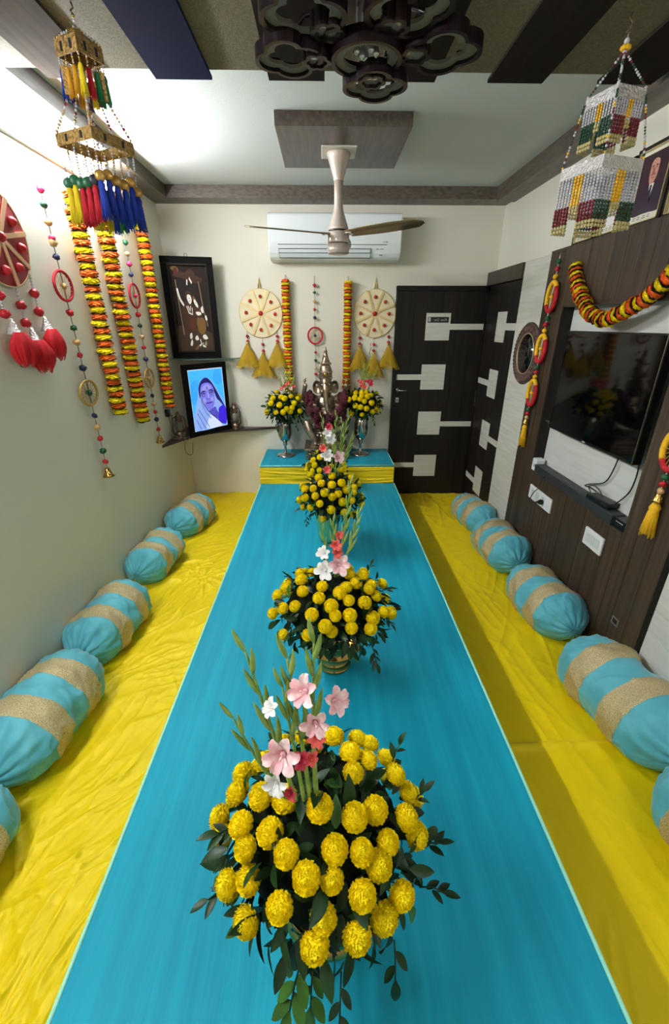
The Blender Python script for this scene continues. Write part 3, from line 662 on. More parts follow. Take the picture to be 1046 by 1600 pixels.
# 2: in the brass pedestal bowl
f2 = arrangement('wide marigold arrangement in the brass pedestal bowl, second from the camera', (.03, 1.395, TZ+.003), .331, (.235, .21, .135), DIR2, .0225, True, 200, .047,
    [((.13, -.17, .25), (.15, -.21, .19), 5, .038), ((.18, -.07, .3), (.215, -.09, .27), 4, .032), ((-.15, -.15, .25), (-.155, -.19, .2), 3, .03), ((.18, -.03, .38), (.215, -.03, .39), 4, .03), ((.13, .04, .42), (.145, .05, .45), 3, .03), ((-.16, .0, .41), (-.18, .0, .435), 4, .028)], 12, cx=-.008, cy=-.055)
brass_bowl(f2)
gladiolus(f2, (0, 0, .42), (.056, -.01, .823), (-.03, 0, 0), .005, (.35, .97, 9), [((.006, -.04, .56), 'glad_coral', .026, (.3, -.8, .3)), ((.004, -.04, .59), 'glad_coral', .026, (0, -.8, .3)), ((.012, -.04, .63), 'glad_coral', .02, (.4, -.8, .3))], 6)
gladiolus(f2, (.01, 0, .42), (.09, -.01, .71), (-.03, 0, 0), .005, (.4, .97, 7), [((.016, -.045, .51), 'glad_pink', .046, (.1, -.8, .4))], 7)
gladiolus(f2, (-.01, 0, .42), (-.046, -.01, .67), (.02, 0, 0), .004, (.5, .97, 4), [((-.032, -.045, .485), 'glad_white', .044, (-.3, -.8, .5)), ((-.034, -.04, .555), 'glad_white', .032, (-.4, -.7, .5))], 8)
gladiolus(f2, (.005, 0, .42), (-.005, -.01, .68), (0, 0, 0), .005, (.45, .95, 5), [], 9)
# 3: in the green glass vase
f3 = arrangement('marigold arrangement in the green glass vase, third from the camera', (.012, 2.52, TZ+.003), .341, (.2, .19, .16), DIR3, .0235, True, 150, .044,
    [((-.13, -.14, .25), (-.13, -.18, .21), 4, .03), ((-.16, -.1, .28), (-.19, -.11, .27), 4, .028), ((.1, -.17, .23), (.11, -.2, .19), 4, .028), ((.15, -.14, .26), (.17, -.16, .23), 4, .03)], 13, cx=.018, cy=-.05)
MB().lathe([(.03, 0), (.052, .004), (.062, .02), (.068, .06), (.074, .13), (.081, .215), (.077, .215), (.070, .13), (.064, .06), (.05, .02), (.02, .014)], 40).build('glass_vase', 'green_glass', f3)
mb = MB()
for i in range(9): a = 2*pi*i/9; mb.tube([(.028*cos(a*2), .028*sin(a*2), .02), (.045*cos(a), .045*sin(a), .25)], .004, 6)
mb.build('cut_stems', 'leaf_mid', f3)
for i, (tp, bl) in enumerate((((-.031, 0, .818), [((.003, -.07, .735), 'glad_white', .034, (0, -.8, .4)), ((.014, -.07, .70), 'glad_white', .04, (.2, -.8, .3))]), ((.054, 0, .83), [((.01, -.07, .77), 'glad_rose', .026, (0, -.8, .4)), ((-.002, -.07, .60), 'glad_white', .046, (0, -.8, .4))]),
        ((.128, 0, .836), [((.061, -.07, .59), 'glad_pink', .046, (.3, -.8, .3)), ((-.021, -.07, .645), 'glad_coral', .03, (-.3, -.8, .3))]), ((.154, 0, .70), [((-.003, -.1, .522), 'glad_coral', .03, (0, -.9, .4))]), ((.023, 0, .76), []), ((.09, 0, .79), []))):
    gladiolus(f3, (.0+.012*i, -.02, .44), tp, (-.03, 0, .03), .005, (.4, .97, 8), bl, 20+i)
# 4: small one against the altar step
f4 = arrangement('small marigold arrangement half hidden against the yellow altar front', (0, 3.42, TZ+.003), .241, (.17, .15, .15), DIR4, .0235, False, 90, .042, [], 14, leaf_parts=False, back=8)
brass_bowl(f4, .1, .1)
# altar goblets
def goblet(t, h=.345):
    k = h/.345
    pr = [(.088, 0), (.09, .004), (.07, .012), (.03, .02), (.014, .034), (.012, .06), (.01, .085), (.018, .1), (.024, .11), (.016, .12), (.022, .132), (.045, .15), (.062, .185), (.07, .235), (.066, .29), (.064, .345), (.06, .345), (.062, .29), (.06, .22), (.03, .16)]
    MB().lathe([(r, z*k) for r, z in pr], 36).build('silver_goblet', 'silver', t)
fL = arrangement('marigolds in a silver goblet on the altar, left of the statue', (-.381, 3.975, .626), .458, (.19, .18, .15), DIRL, .0245, False, 170, .046,
    [((-.06, -.1, .36), (-.05, -.14, .29), 5, .036), ((.1, -.1, .37), (.13, -.14, .29), 6, .036), ((.14, -.06, .38), (.18, -.08, .32), 5, .034)], 15, cx=.012)
goblet(fL)
for i, tp in enumerate(((-.03, -.025, .75), (.02, -.025, .785), (.075, -.025, .796), (.05, -.025, .75), (.105, -.025, .72))):
    gladiolus(fL, (.01+.008*i, 0, .54), tp, (-.02, 0, 0), .0042, (.3, .97, 8), [((.0+.025*i, -.05, .625+.02*(i % 3)), ('glad_coral', 'glad_rose', 'glad_coral', 'glad_pink', 'glad_coral')[i], .022, (.3*(i-2), -.7, .4))], 30+i)
fR = arrangement('marigolds in a silver goblet on the altar, right of the statue', (.337, 4.0, .626), .488, (.18, .17, .14), DIRR, .0245, False, 150, .044,
    [((-.1, -.1, .38), (-.13, -.13, .34), 4, .034), ((.1, -.1, .40), (.11, -.14, .33), 4, .034)], 16, cx=.008)
goblet(fR, .37)
for i, (tp, m) in enumerate((((.068, -.02, .985), 'glad_coral'), ((.008, -.02, .84), 'glad_coral'), ((.129, -.02, .79), 'glad_rose'), ((-.033, -.02, .78), 'glad_coral'), ((.06, -.02, .74), 'glad_rose'))):
    gladiolus(fR, (-.0+.015*i, 0, .56), tp, (-.03, 0, 0), .0042, (.35, .97, 8), [((tp[0]*.6-.02+.01*i, -.05, .63+.012*i), m, .026, (0, -.8, .4)), ((tp[0]*.7-.01, -.04, .68), m, .02, (.2, -.7, .5))], 40+i)

# ------------------------------------------------------------------ flower garlands on the walls
def fabric_flower(seed):
    return petal_ball(46, seed, lo=-.75, pw=.42, lift=.3, name='garland_flower', flat=.55, mats='fabric_yellow')
FF = {m: [] for m in ('fabric_yellow', 'fabric_orange', 'fabric_saffron')}
for m in FF:
    for s in (1, 2):
        me = fabric_flower(s); me.materials[0] = M[m]; FF[m].append(me)
def garland(label, pts, n, rad, cat='garland', cols=('fabric_orange', 'fabric_yellow'), frill=1.0, seed=1, hook=None, group='flower garlands on the walls', frr=.78):
    rg = random.Random(seed); P = [Vector(p) for p in pts]
    t = thing('flower_garland', label, cat, P[0], group=group); o0 = P[0]
    L = [0]
    for a, b in zip(P[:-1], P[1:]): L.append(L[-1]+(b-a).length)
    def at(s):
        s = max(0, min(L[-1], s))
        for i in range(len(L)-1):
            if s <= L[i+1]: return P[i].lerp(P[i+1], (s-L[i])/max(1e-9, L[i+1]-L[i])), (P[i+1]-P[i]).normalized()
        return P[-1], (P[-1]-P[-2]).normalized()
    step = L[-1]/n; fr = MB()
    for i in range(n):
        p, d = at((i+.5)*step); m = cols[i % len(cols)]
        s = rad*rg.uniform(.98, 1.15); jit = Vector((rg.uniform(-.1, .1), rg.uniform(-.1, .1), rg.uniform(-.1, .1)))*rad
        place('garland_flower', rg.choice(FF[m]), t, p-o0+jit, Q(d+jit*6), (s, s, step*.62/.55))
        q, d2 = at((i+1)*step); k = 12; vs = [tuple(q-o0)]
        a1 = d2.orthogonal().normalized(); a2 = d2.cross(a1)
        for j in range(k):
            a = 2*pi*j/k; r = rad*(rg.uniform(.92, 1.12) if j % 2 else rg.uniform(frr, .95))*frill
            vs.append(tuple(q-o0+(a1*cos(a)+a2*sin(a))*r+d2*rg.uniform(-.006, .006)))
        b = vs[:]; off = d2*.003
        vs = vs+[tuple(Vector(v)+off) for v in b]; m_ = k+1
        fr.add(vs, [(0, 1+j, 1+(j+1) % k) for j in range(k)]+[(m_, m_+1+(j+1) % k, m_+1+j) for j in range(k)]+[(1+j, m_+1+j, m_+1+(j+1) % k, 1+(j+1) % k) for j in range(k)], False)
    fr.build('leaf_frill', 'frill_dark', t)
    MB().tube([p-o0 for p in P], .003, 6).build('cord', 'cord_brown', t)
    if hook: MB().tube([(0, 0, -.005), Vector(hook)*.5, Vector(hook)], .003, 6).build('hook', 'steel', t)
    return t
BW = YB-.045
garland('orange and yellow garland on the back wall, left of the small red wheel', [(-.333, BW, 2.135), (-.334, BW, 1.7), (-.33, BW, 1.2)], 36, .036, seed=1, hook=(0, .043, .03))
garland('orange and yellow garland on the back wall, right of the small red wheel', [(.209, BW, 2.125), (.205, BW, 1.7), (.202, BW, 1.22)], 36, .036, cols=('fabric_yellow', 'fabric_orange'), seed=2, hook=(0, .043, .03))
WX = XL+.05
garland('marigold garland on the left wall, nearest the camera of three', [(WX, 2.72, 2.42), (WX, 2.745, 1.9), (WX, 2.775, 1.255)], 32, .044, seed=3, hook=(-.048, 0, .03))
garland('middle one of three marigold garlands on the left wall', [(WX, 3.04, 2.40), (WX, 3.07, 1.8), (WX, 3.10, 1.14)], 36, .046, seed=4, hook=(-.048, 0, .03))
garland('marigold garland on the left wall, ending beside the portrait shelf', [(WX, 3.655, 2.43), (WX, 3.67, 1.9), (WX, 3.68, 1.14)], 36, .042, cols=('fabric_yellow', 'fabric_orange'), seed=5, hook=(-.048, 0, .03))
gp = spline([(1.43, 2.746, 2.09), (1.415, 2.64, 1.965), (1.40, 2.47, 1.85), (1.40, 2.308, 1.80), (1.40, 2.154, 1.838), (1.41, 2.03, 1.892), (1.415, 1.93, 1.97), (1.43, 1.86, 2.06)], 6)
garland('yellow and orange garland with black frills drooping above the television', gp, 34, .035, cols=('fabric_yellow', 'fabric_orange'), frill=1.04, seed=6, hook=(.02, .01, .02), frr=.9)

# ------------------------------------------------------------------ bead strings with thread wheels
def pom(parent, p, r, m, seed):
    rg = random.Random(seed); mb = MB(); mb.sphere((0, 0, 0), (r, r, r*.9), 10, 7)
    mb.v = [tuple(Vector(v)*rg.uniform(.82, 1.2)) for v in mb.v]
    return mb.build('bead', m, parent, p)
def wheel(parent, p, r, axis, m_rim, m_sp, hub, nsp=18, rv=None, thick=.0075, depth=None):
    """a thread-wound ring with spokes; axis is the wall normal"""
    rv = rv or r; o = MB(); o.torus((0, 0, 0), r, thick, axis, 36, 8, rv)
    t = o.build('wheel_rim', m_rim, parent, p); s = MB()
    ax = (lambda a, k: (k*r*cos(a), 0, k*rv*sin(a))) if axis == 'Y' else (lambda a, k: (0, k*r*cos(a), k*rv*sin(a)))
    for i in range(nsp):
        a = 2*pi*i/nsp; s.tube([ax(a, .12), ax(a, .97)], .0016, 5)
    s.build('wheel_spokes', m_sp, t)
    pom(t, (0, 0, 0), r*.2, hub, int(r*1e4))
    return t
def bell(parent, p, k, m='brass'):
    T = None
    mb = MB(); mb.lathe([(.004*k, .045*k), (.012*k, .04*k), (.017*k, .022*k), (.022*k, .006*k), (.031*k, -.004*k), (.028*k, -.006*k), (.018*k, .006*k), (.008*k, .03*k)], 20)
    o = mb.build('bell', m, parent, p); MB().tube([(0, 0, .03*k), (0, 0, -.01*k)], .002*k, 5).sphere((0, 0, -.012*k), .006*k, 8, 6).build('clapper', m, o)
def bead_string(label, x, y, top, bot, beads, wheels, bell_z, axis, r=.016, lean=0, cord='cord_brown'):
    t = thing('bead_string', label, 'wall hanging', (x, y, top))
    off = lambda zz: (0, 0, 0) if axis == 'Y' else (0, lean*(top-zz), 0)
    pt = lambda zz: (off(zz)[0], off(zz)[1], zz-top)
    MB().tube([pt(top-(top-bot)*i/12) for i in range(13)], .0022, 5).build('cord', cord, t)
    n = (0, .028, 0) if axis == 'Y' else ((-.028 if x < 0 else .02), 0, 0)
    MB().tube([(n[0], n[1], .012), (n[0]*.3, n[1]*.3, .01), (0, 0, -.004)], .002, 6).build('hook', 'steel', t)
    for i, (zz, m) in enumerate(beads): pom(t, pt(zz), r*(1.0 if i % 2 else 1.15), m, i+int(abs(x)*100))
    for zz, rr, rv, mr, ms, hb in wheels: wheel(t, pt(zz), rr, axis, mr, ms, hb, rv=rv)
    if bell_z: bell(t, pt(bell_z), 1.15)
    return t
LX = XL+.028
bead_string('long bead string with a pink wheel and a gold wheel, bell at the bottom', LX, 2.475, 2.44, .95,
    [(2.36, 'bead_pink'), (2.30, 'bead_green'), (2.23, 'bead_tan'), (2.165, 'bead_pink'), (2.145, 'bead_tan'), (2.085, 'bead_navy'), (1.833, 'bead_red'), (1.76, 'bead_green'), (1.69, 'bead_tan'), (1.624, 'bead_red'), (1.558, 'bead_navy'), (1.295, 'bead_navy'), (1.229, 'bead_tan'), (1.161, 'bead_red'), (1.085, 'bead_green'), (1.017, 'bead_red')],
    [(1.957, .08, .068, 'thread_red', 'thread_cream', 'bead_tan'), (1.424, .09, .066, 'thread_gold', 'thread_gold', 'bead_green')], .93, 'X', lean=.024)
bead_string('bead string with red and gold wheels hanging between the middle and last garlands', LX, 3.375, 2.36, .9,
    [(2.28, 'bead_green'), (2.215, 'bead_tan'), (2.155, 'bead_pink'), (2.09, 'bead_navy'), (1.84, 'bead_red'), (1.768, 'bead_green'), (1.692, 'bead_tan'), (1.62, 'bead_red'), (1.54, 'bead_navy'), (1.273, 'bead_navy'), (1.21, 'bead_tan'), (1.15, 'bead_red'), (1.09, 'bead_navy'), (1.01, 'bead_red')],
    [(1.96, .085, .075, 'thread_red', 'thread_cream', 'bead_pink'), (1.402, .09, .066, 'thread_gold', 'thread_gold', 'bead_tan')], .91, 'X', lean=.02)
bead_string('bead string with one small red wheel, above the statue on the back wall', -.083, YB-.028, 2.15, 1.2,
    [(2.085, 'bead_red'), (2.03, 'bead_green'), (1.96, 'bead_tan'), (1.895, 'bead_red'), (1.83, 'bead_navy'), (1.54, 'bead_red'), (1.47, 'bead_green'), (1.4, 'bead_tan'), (1.35, 'bead_red'), (1.28, 'bead_navy')],
    [(1.682, .064, .068, 'thread_red', 'thread_cream', 'bead_navy')], None, 'Y', r=.013)

def tri_wheel(parent, p, r, rv):
    """wheel wound in yellow, red and green thread, seen on the right wall"""
    out = None
    for m, a0, a1 in (('thread_yellow', 40, 215), ('thread_red', 215, 400), ):
        pts = [(0, -r*cos(R(a)), rv*sin(R(a))) for a in np.linspace(a0, a1, 22)]
        o = MB().tube(pts, .0135, 8).build('wheel_rim', m, parent, p); out = out or o
    pts = [(.006, (r+.012)*1.0*sin(R(a)), (rv+.004)*cos(R(a))) for a in np.linspace(40, 150, 14)]
    MB().tube(pts, .008, 7).build('green_trim', 'thread_green', parent, p)
    s = MB()
    for i in range(16): a = 2*pi*i/16; s.tube([(0, .1*r*cos(a), .1*rv*sin(a)), (0, r*.95*cos(a), rv*.95*sin(a))], .0022, 5)
    s.build('wheel_spokes', 'thread_gold', out); pom(out, (0, 0, 0), r*.22, 'thread_yellow', 3)
def cotton_tassel(parent, p, ln, r, m, name='tassel', seed=1):
    rg = random.Random(seed); mb = MB(); n = 26
    mb.tube([(0, 0, 0), (0, 0, -ln*.12), (0, 0, -ln*.3), (0, 0, -ln*.9)], [r*.5, r*.8, r*.62, r*.75], 10)
    for i in range(n):
        a = 2*pi*i/n; e = rg.uniform(.9, 1.06); k = rg.uniform(.8, 1.15)
        mb.tube([(r*.4*cos(a), r*.4*sin(a), -ln*.1), (r*.62*cos(a), r*.62*sin(a), -ln*.3), (r*k*cos(a), r*k*sin(a), -ln*e)], [r*.14, r*.16, r*.1], 5)
    return mb.build(name, m, parent, p)
def wheel_string(label, y, top, wheels, bot, lean, tl=.15, tr=.023):
    x = PX-.022; t = thing('wheel_string', label, 'wall hanging', (x, y, top))
    MB().tube([(0, 0, 0), (0, lean, bot-top)], .0025, 5).build('cord', 'cord_white', t)
    MB().tube([(.02, 0, .02), (.005, 0, .015), (0, 0, -.004)], .003, 6).build('hook', 'steel', t)
    f = lambda zz: (0, lean*(top-zz)/(top-bot), zz-top)
    prev = top
    for k, zz in enumerate(wheels):
        tri_wheel(t, f(zz), .056, .082)
        gap0, gap1 = prev-(.0 if k == 0 else .095), zz+.095
        for j, m in enumerate(('thread_green', 'bead_red', 'thread_yellow')):
            q = gap0+(gap1-gap0)*(j+.8)/3.2; pom(t, f(q), .015, m, j+k)
        prev = zz
    for j, m in enumerate(('thread_green', 'bead_red', 'bead_tan', 'thread_yellow')):
        q = prev-.105-(prev-.105-bot)*(j+.3)/4; pom(t, f(q), .0145, m, j+9)
    bell(t, f(bot+.01), .8, 'gold')
    cotton_tassel(t, f(bot-.005), tl, tr, 'thread_yellow')
wheel_string('hanging of three yellow and red wheels with a yellow tassel, beside the oval mirror', 2.945, 2.16, (1.935, 1.63, 1.345), 1.125, .055)
wheel_string('red wheel hanging with a long yellow tassel, cut by the right photo edge', 1.655, 2.1, (1.86, 1.585, 1.305), 1.075, .01, tl=.15, tr=.028)

# ------------------------------------------------------------------ round disc hangings with tulle tassels
def tulle(parent, p, ln, r, m, seed, axis='Y', cone='gold'):
    rg = random.Random(seed); n = 72
    mb = MB()
    for layer in range(3):
        k = 9; vs = []; ph = rg.uniform(0, 6); scl = 1-.14*layer
        for i in range(k):
            q = i/(k-1)
            for j in range(n):
                a = 2*pi*j/n
                rr = (.007+(r-.007)*scl*(q**.85 if axis == 'Y' else max(.25, sin(pi*min(1, .12+.72*q)))))*(1+.20*q*sin(7*a+ph+2*sin(2*a+layer))+.07*q*sin(17*a+ph))
                zz = -ln*q*(1+.07*sin(5*a+ph)*q)*(1-.08*layer)
                y_ = .62 if axis == 'Y' else 1; x_ = 1 if axis == 'Y' else .55
                vs.append((rr*cos(a)*x_, rr*sin(a)*y_, zz))
        mb.add(vs, [(i*n+j, i*n+(j+1) % n, (i+1)*n+(j+1) % n, (i+1)*n+j) for i in range(k-1) for j in range(n)])
    return mb.build('tulle_tassel', m, parent, p)
def disc_hanging(label, loc, axis, rx, rz, m_disc, m_strip, m_ball, drops, m_tulle, cone, hook_h, rot0=22.5, face=-1, tr=.085, tl=.18):
    t = thing('disc_hanging', label, 'wall hanging', loc)
    if axis == 'Y': E = lambda u, v, d: (u, -d, v)
    else: E = lambda u, v, d: (d, u, v)
    def TT():   # maps a lathe about +Z to the wall normal, squashed to the ellipse
        if axis == 'Y': return Matrix.Rotation(R(90), 4, 'X')
        return Matrix.Rotation(R(90), 4, 'Y')
    S = Matrix.Diagonal((rx, 1, rz, 1)) if axis == 'Y' else Matrix.Diagonal((1, rx, rz, 1))
    b = MB().lathe([(1.0, 0), (1.0, .008), (.6, .011), (.02, .012)], 48, T=S @ TT(), smooth=False).build('disc', m_disc, t)
    MB().torus((0, 0, 0), rx, .004, axis, 56, 6, rz, T=Matrix.Translation(E(0, 0, .006))).build('rim_cord', 'strip_gold', t)
    for k in range(8):
        a = R(rot0+45*k); u, v = rx*cos(a), rz*sin(a); s = MB(); pu, pv = -sin(a), cos(a); wd = .0095
        q = [(u*.07+pu*wd, v*.07+pv*wd), (u*.98+pu*wd, v*.98+pv*wd), (u*.98-pu*wd, v*.98-pv*wd), (u*.07-pu*wd, v*.07-pv*wd)]
        s.add([E(x, y, .011) for x, y in q]+[E(x, y, .017) for x, y in q], [(3, 2, 1, 0), (4, 5, 6, 7), (0, 1, 5, 4), (1, 2, 6, 5), (2, 3, 7, 6), (3, 0, 4, 7)], False)
        s.build('gold_strip', m_strip, t)
        a2 = a+R(22.5); c = E(rx*.68*cos(a2), rz*.68*sin(a2), .012)
        g = MB().sphere((0, 0, 0), .017 if axis == 'Y' else .02, 12, 8).build('bead_seat', 'gold' if axis == 'Y' else m_ball, t, c); 
        MB().sphere(E(0, 0, .008), .0135 if axis == 'Y' else .016, 12, 8).build('bead', m_ball, g)
    MB().sphere(E(0, 0, .016), .02, 14, 8).build('centre_bead', m_ball, t)
    nrm = E(0, 0, 1)
    MB().tube([E(-.012, rz*1.0, .006), E(-.006, rz+hook_h*.5, .004), E(0, rz+hook_h, 0), E(.006, rz+hook_h*.5, .004), E(.012, rz*1.0, .006)], .005, 6).build('hanging_loop', 'strip_gold', t)
    for i, (u, v0, v1) in enumerate(drops):
        mb = MB(); nb = max(6, int((v0-v1)/.011))
        mb.tube([E(u, v0, .008), E(u, v1, .014)], .0016, 5)
        d = mb.build('drop_cord', 'cord_brown', t)
        if axis == 'X':
            mb = MB()
            for j in range(int((v0-v1)/.013)): mb.sphere(E(u, v0-(j+.5)*.013, .010), .0058, 7, 5)
            mb.build('pearl_chain', 'pearl', d)
        for q in (.45, .88): pom(d, E(u, v0+(v1-v0)*q, .012), .013 if axis == 'Y' else .02, m_ball, i)
        if cone:
            MB().lathe([(.006, 0), (.01, -.014), (.026, -.056), (.031, -.062), (.026, -.062)], 18, T=Matrix.Translation(E(u, v1, .03))).build('lace_cone', 'silver_lace' if cone == 'lace' else 'gold', d)
        tulle(t, E(u, v1-(.052 if cone else .008), .05 if axis == 'X' else .045), tl, tr, m_tulle, i+3, axis)
        if not cone: MB().sphere(E(u, v1-.004, .02), .012, 10, 6).build('cap_bead', 'gold', d)
    return t
disc_hanging('cream disc hanging with mustard tulle tassels, left of the two on the back wall', (-.564, YB-.004, 1.865), 'Y', .188, .197, 'disc_cream', 'strip_gold', 'bead_red',
    [(-.135, -.145, -.24), (.0, -.2, -.325), (.135, -.145, -.24)], 'tulle_mustard', None, .085, rot0=20, tr=.1, tl=.205)
disc_hanging('cream disc hanging with mustard tulle tassels, the one beside the door', (.452, YB-.004, 1.863), 'Y', .187, .196, 'disc_cream', 'strip_gold', 'bead_red',
    [(-.13, -.145, -.265), (.0, -.2, -.325), (.135, -.145, -.25)], 'tulle_mustard', None, .085, rot0=22, tr=.09, tl=.205)
disc_hanging('large red disc hanging with red tulle tassels, cut by the left photo edge', (XL+.008, 2.1, 2.11), 'X', .185, .185, 'disc_red', 'strip_peach', 'bead_red',
    [(-.10, -.15, -.31), (.02, -.18, -.345), (.14, -.12, -.30)], 'tulle_red', 'lace', .09, rot0=12, tr=.066, tl=.135)

# ------------------------------------------------------------------ air conditioner
ac = thing('air_conditioner', 'white split air conditioner high on the back wall', 'air conditioner', (.093, YB, 2.42))
prof = [(-.0, .163), (-.17, .163), (-.192, .155), (-.2, .14), (-.2, -.04), (-.196, -.07), (-.182, -.115), (-.165, -.14), (-.14, -.158), (0, -.163)]
def xprism(mb, prof, x0, x1, mi=0, smooth=False):
    n = len(prof); vs = [(x0, y, z) for y, z in prof]+[(x1, y, z) for y, z in prof]
    return mb.add(vs, [tuple(range(n)), tuple(range(n, 2*n))[::-1]]+[(i, n+i, n+(i+1) % n, (i+1) % n) for i in range(n)], smooth, mi)
xprism(MB(), prof, -.535, .535).build('housing', 'ac_white', ac, bevel=.006)
MB().box((-.46, -.2022, -.058), (.42, -.199, -.0545)).build('panel_gap', 'slot_dark', ac)
xprism(MB(), [(-.2, -.088), (-.203, -.09), (-.2, -.112), (-.192, -.112)], -.45, .285).build('louvre', 'ac_vane', ac)
xprism(MB(), [(-.194, -.116), (-.197, -.118), (-.182, -.145), (-.175, -.143)], -.45, .285).build('louvre', 'ac_vane', ac)
for zz, yy in ((-.085, -.2012), (-.114, -.1945), (-.146, -.171)):
    MB().box((-.455, yy, zz-.0016), (.29, yy+.01, zz+.0016)).build('louvre_gap', 'slot_dark', ac)
for sx in (-.455, .287): MB().tube([(sx, -.2005, -.083), (sx, -.19, -.116), (sx, -.168, -.147)], .0016, 5).build('louvre_edge', 'slot_dark', ac)
MB().box((.39, -.2015, -.042), (.395, -.2, -.034)).box((.4, -.2015, -.042), (.405, -.2, -.034)).box((.41, -.2015, -.042), (.425, -.2, -.034)).build('badge', 'grey_mark', ac)
MB().box((.33, -.2005, -.088), (.355, -.197, -.084)).box((.365, -.2005, -.088), (.395, -.197, -.084)).build('printed_mark', 'grey_mark', ac)
MB().box((.36, -.191, -.131), (.385, -.18, -.125)).build('display_mark', 'grey_mark', ac)

# ------------------------------------------------------------------ ceiling fan
fan = thing('ceiling_fan', 'beige ceiling fan with long flared stem under the dark square ceiling panel', 'fan', (.092, 3.097, 2.693))
MB().box((-.1, -.1, -.008), (.1, .1, 0)).build('mounting_plate', 'fan_plate', fan, bevel=.003)
MB().lathe([(.066, -.008), (.07, -.014), (.062, -.035), (.045, -.085), (.033, -.12), (.03, -.135), (.03, -.14)], 32).build('canopy', 'fan_beige', fan)
MB().lathe([(.027, -.13), (.026, -.2), (.027, -.27), (.034, -.3), (.05, -.345), (.061, -.375), (.063, -.385), (.058, -.388)], 32).build('stem', 'fan_beige', fan)
MB().lathe([(.06, -.386), (.06, -.394)], 32).build('seal_ring', 'black_plastic', fan)
mt = MB().lathe([(.056, -.394), (.066, -.4), (.067, -.452), (.066, -.455)], 32).build('motor', 'fan_beige', fan)
MB().lathe([(.064, -.455), (.064, -.46)], 32).build('seam', 'black_plastic', fan)
MB().lathe([(.067, -.46), (.068, -.49), (.067, -.507), (.06, -.513), (.02, -.515)], 32).build('motor_cap', 'fan_beige', fan)
for ang in (-40, 204, 84):
    a = R(ang); T = Matrix.Translation((0, 0, -.408)) @ Matrix.Rotation(a, 4, 'Z') @ Matrix.Rotation(R(-10.5), 4, 'X')
    mb = MB(); vs = []; n = 10
    for i in range(n+1):
        q = i/n; x = .075+.51*q; wd = .045+.017*sin(pi*q)-(.03*max(0, (q-.93)/.07))
        for s in (-1, 0, 1): vs.append((x, s*wd, .004*(1-abs(s))))
        for s in (1, 0, -1): vs.append((x, s*wd, .004*(1-abs(s))-.004))
    fs = [(i*6+k, (i+1)*6+k, (i+1)*6+(k+1) % 6, i*6+(k+1) % 6) for i in range(n) for k in range(6)]+[tuple(range(6)), tuple(range(n*6, n*6+6))[::-1]]
    mb.add(vs, fs); bl = mb.mesh('blade', 'fan_blade'); b = place('blade', bl, fan); b.matrix_local = T
    k = MB().box((.055, -.018, -.006), (.11, .018, .006)).sphere((.1, .01, -.006), .005, 8, 5).sphere((.1, -.01, -.006), .005, 8, 5)
    br = place('blade_bracket', k.mesh('blade_bracket', 'fan_beige'), b)

# ------------------------------------------------------------------ ceiling light made of clover rings
ch = thing('ceiling_light', 'dark ceiling light of clover shaped rings around a round one', 'light', (.135, 1.74, ZN-.012))
def clover(r, lobes, depth, n=96, ph=0): return [((r*(1-depth+depth*abs(cos(lobes*a/2+ph))**.8))*cos(a), (r*(1-depth+depth*abs(cos(lobes*a/2+ph))**.8))*sin(a)) for a in [2*pi*i/n for i in range(n)]]
pl = MB().prism(clover(.15, 4, .2), -.035, 0).build('ceiling_plate', 'chandelier_wood', ch)
for (x, y, zz, r, lb, ph) in ((.04, .12, -.165, .108, 4, .3), (.225, -.02, -.14, .12, 4, .1), (.095, -.19, -.13, .12, 4, .6), (-.185, -.155, -.13, .12, 4, .2), (-.235, .0, -.15, .105, 4, .5)):
    T = Matrix.Translation((x, y, zz))
    p = MB().ring(clover(r, lb, .24, ph=ph), clover(r*.88, lb, .25, ph=ph), 0, .034, T=T).build('clover_ring', 'chandelier_wood', ch)
    MB().ring(clover(r*.885, lb, .25, ph=ph), clover(r*.62, lb, .3, ph=ph), .01, .02, T=T).build('frosted_border', 'frosted_grey', p)
    c = MB().ring(clover(r*.42, 6, .2, 60), clover(r*.3, 6, .2, 60), -.004, .04, T=T @ Matrix.Translation((-x*.36, -y*.36, 0))).build('inner_clover', 'chandelier_wood', p)
    MB().prism(clover(r*.31, 6, .2, 60), .006, .012, T=T @ Matrix.Translation((-x*.36, -y*.36, 0))).build('lens', 'crystal', c)
    MB().tube([(x, y, zz+.05), (x*.8, y*.8, -.05), (x*.5, y*.5, -.03)], .008, 8).build('ring_arm', 'chandelier_wood', ch)
T = Matrix.Translation((0, 0, -.15)); circ = lambda r: [(r*cos(2*pi*i/64), r*sin(2*pi*i/64)) for i in range(64)]
p = MB().ring(circ(.108), circ(.096), 0, .04, T=T).build('centre_ring', 'chandelier_wood', ch)
MB().ring(circ(.096), circ(.07), .008, .018, T=T).build('frosted_border', 'frosted_grey', p)
for i, (x, y, h) in enumerate(((-.03, -.01, .05), (.0, .03, .035), (.03, .0, .055), (.012, -.02, .03), (-.012, .015, .06))):
    c = MB().lathe([(.003, 0), (.012, .008), (.009, .02), (.004, h), (.003, .12)], 10, T=Matrix.Translation((x, y, -.14))).build('crystal_drop', 'crystal', ch)
for x, y in ((-.09, -.06), (.09, -.05), (.07, .09)): MB().tube([(x, y, -.1), (x, y, -.02)], .007, 8).build('standoff', 'steel', ch)

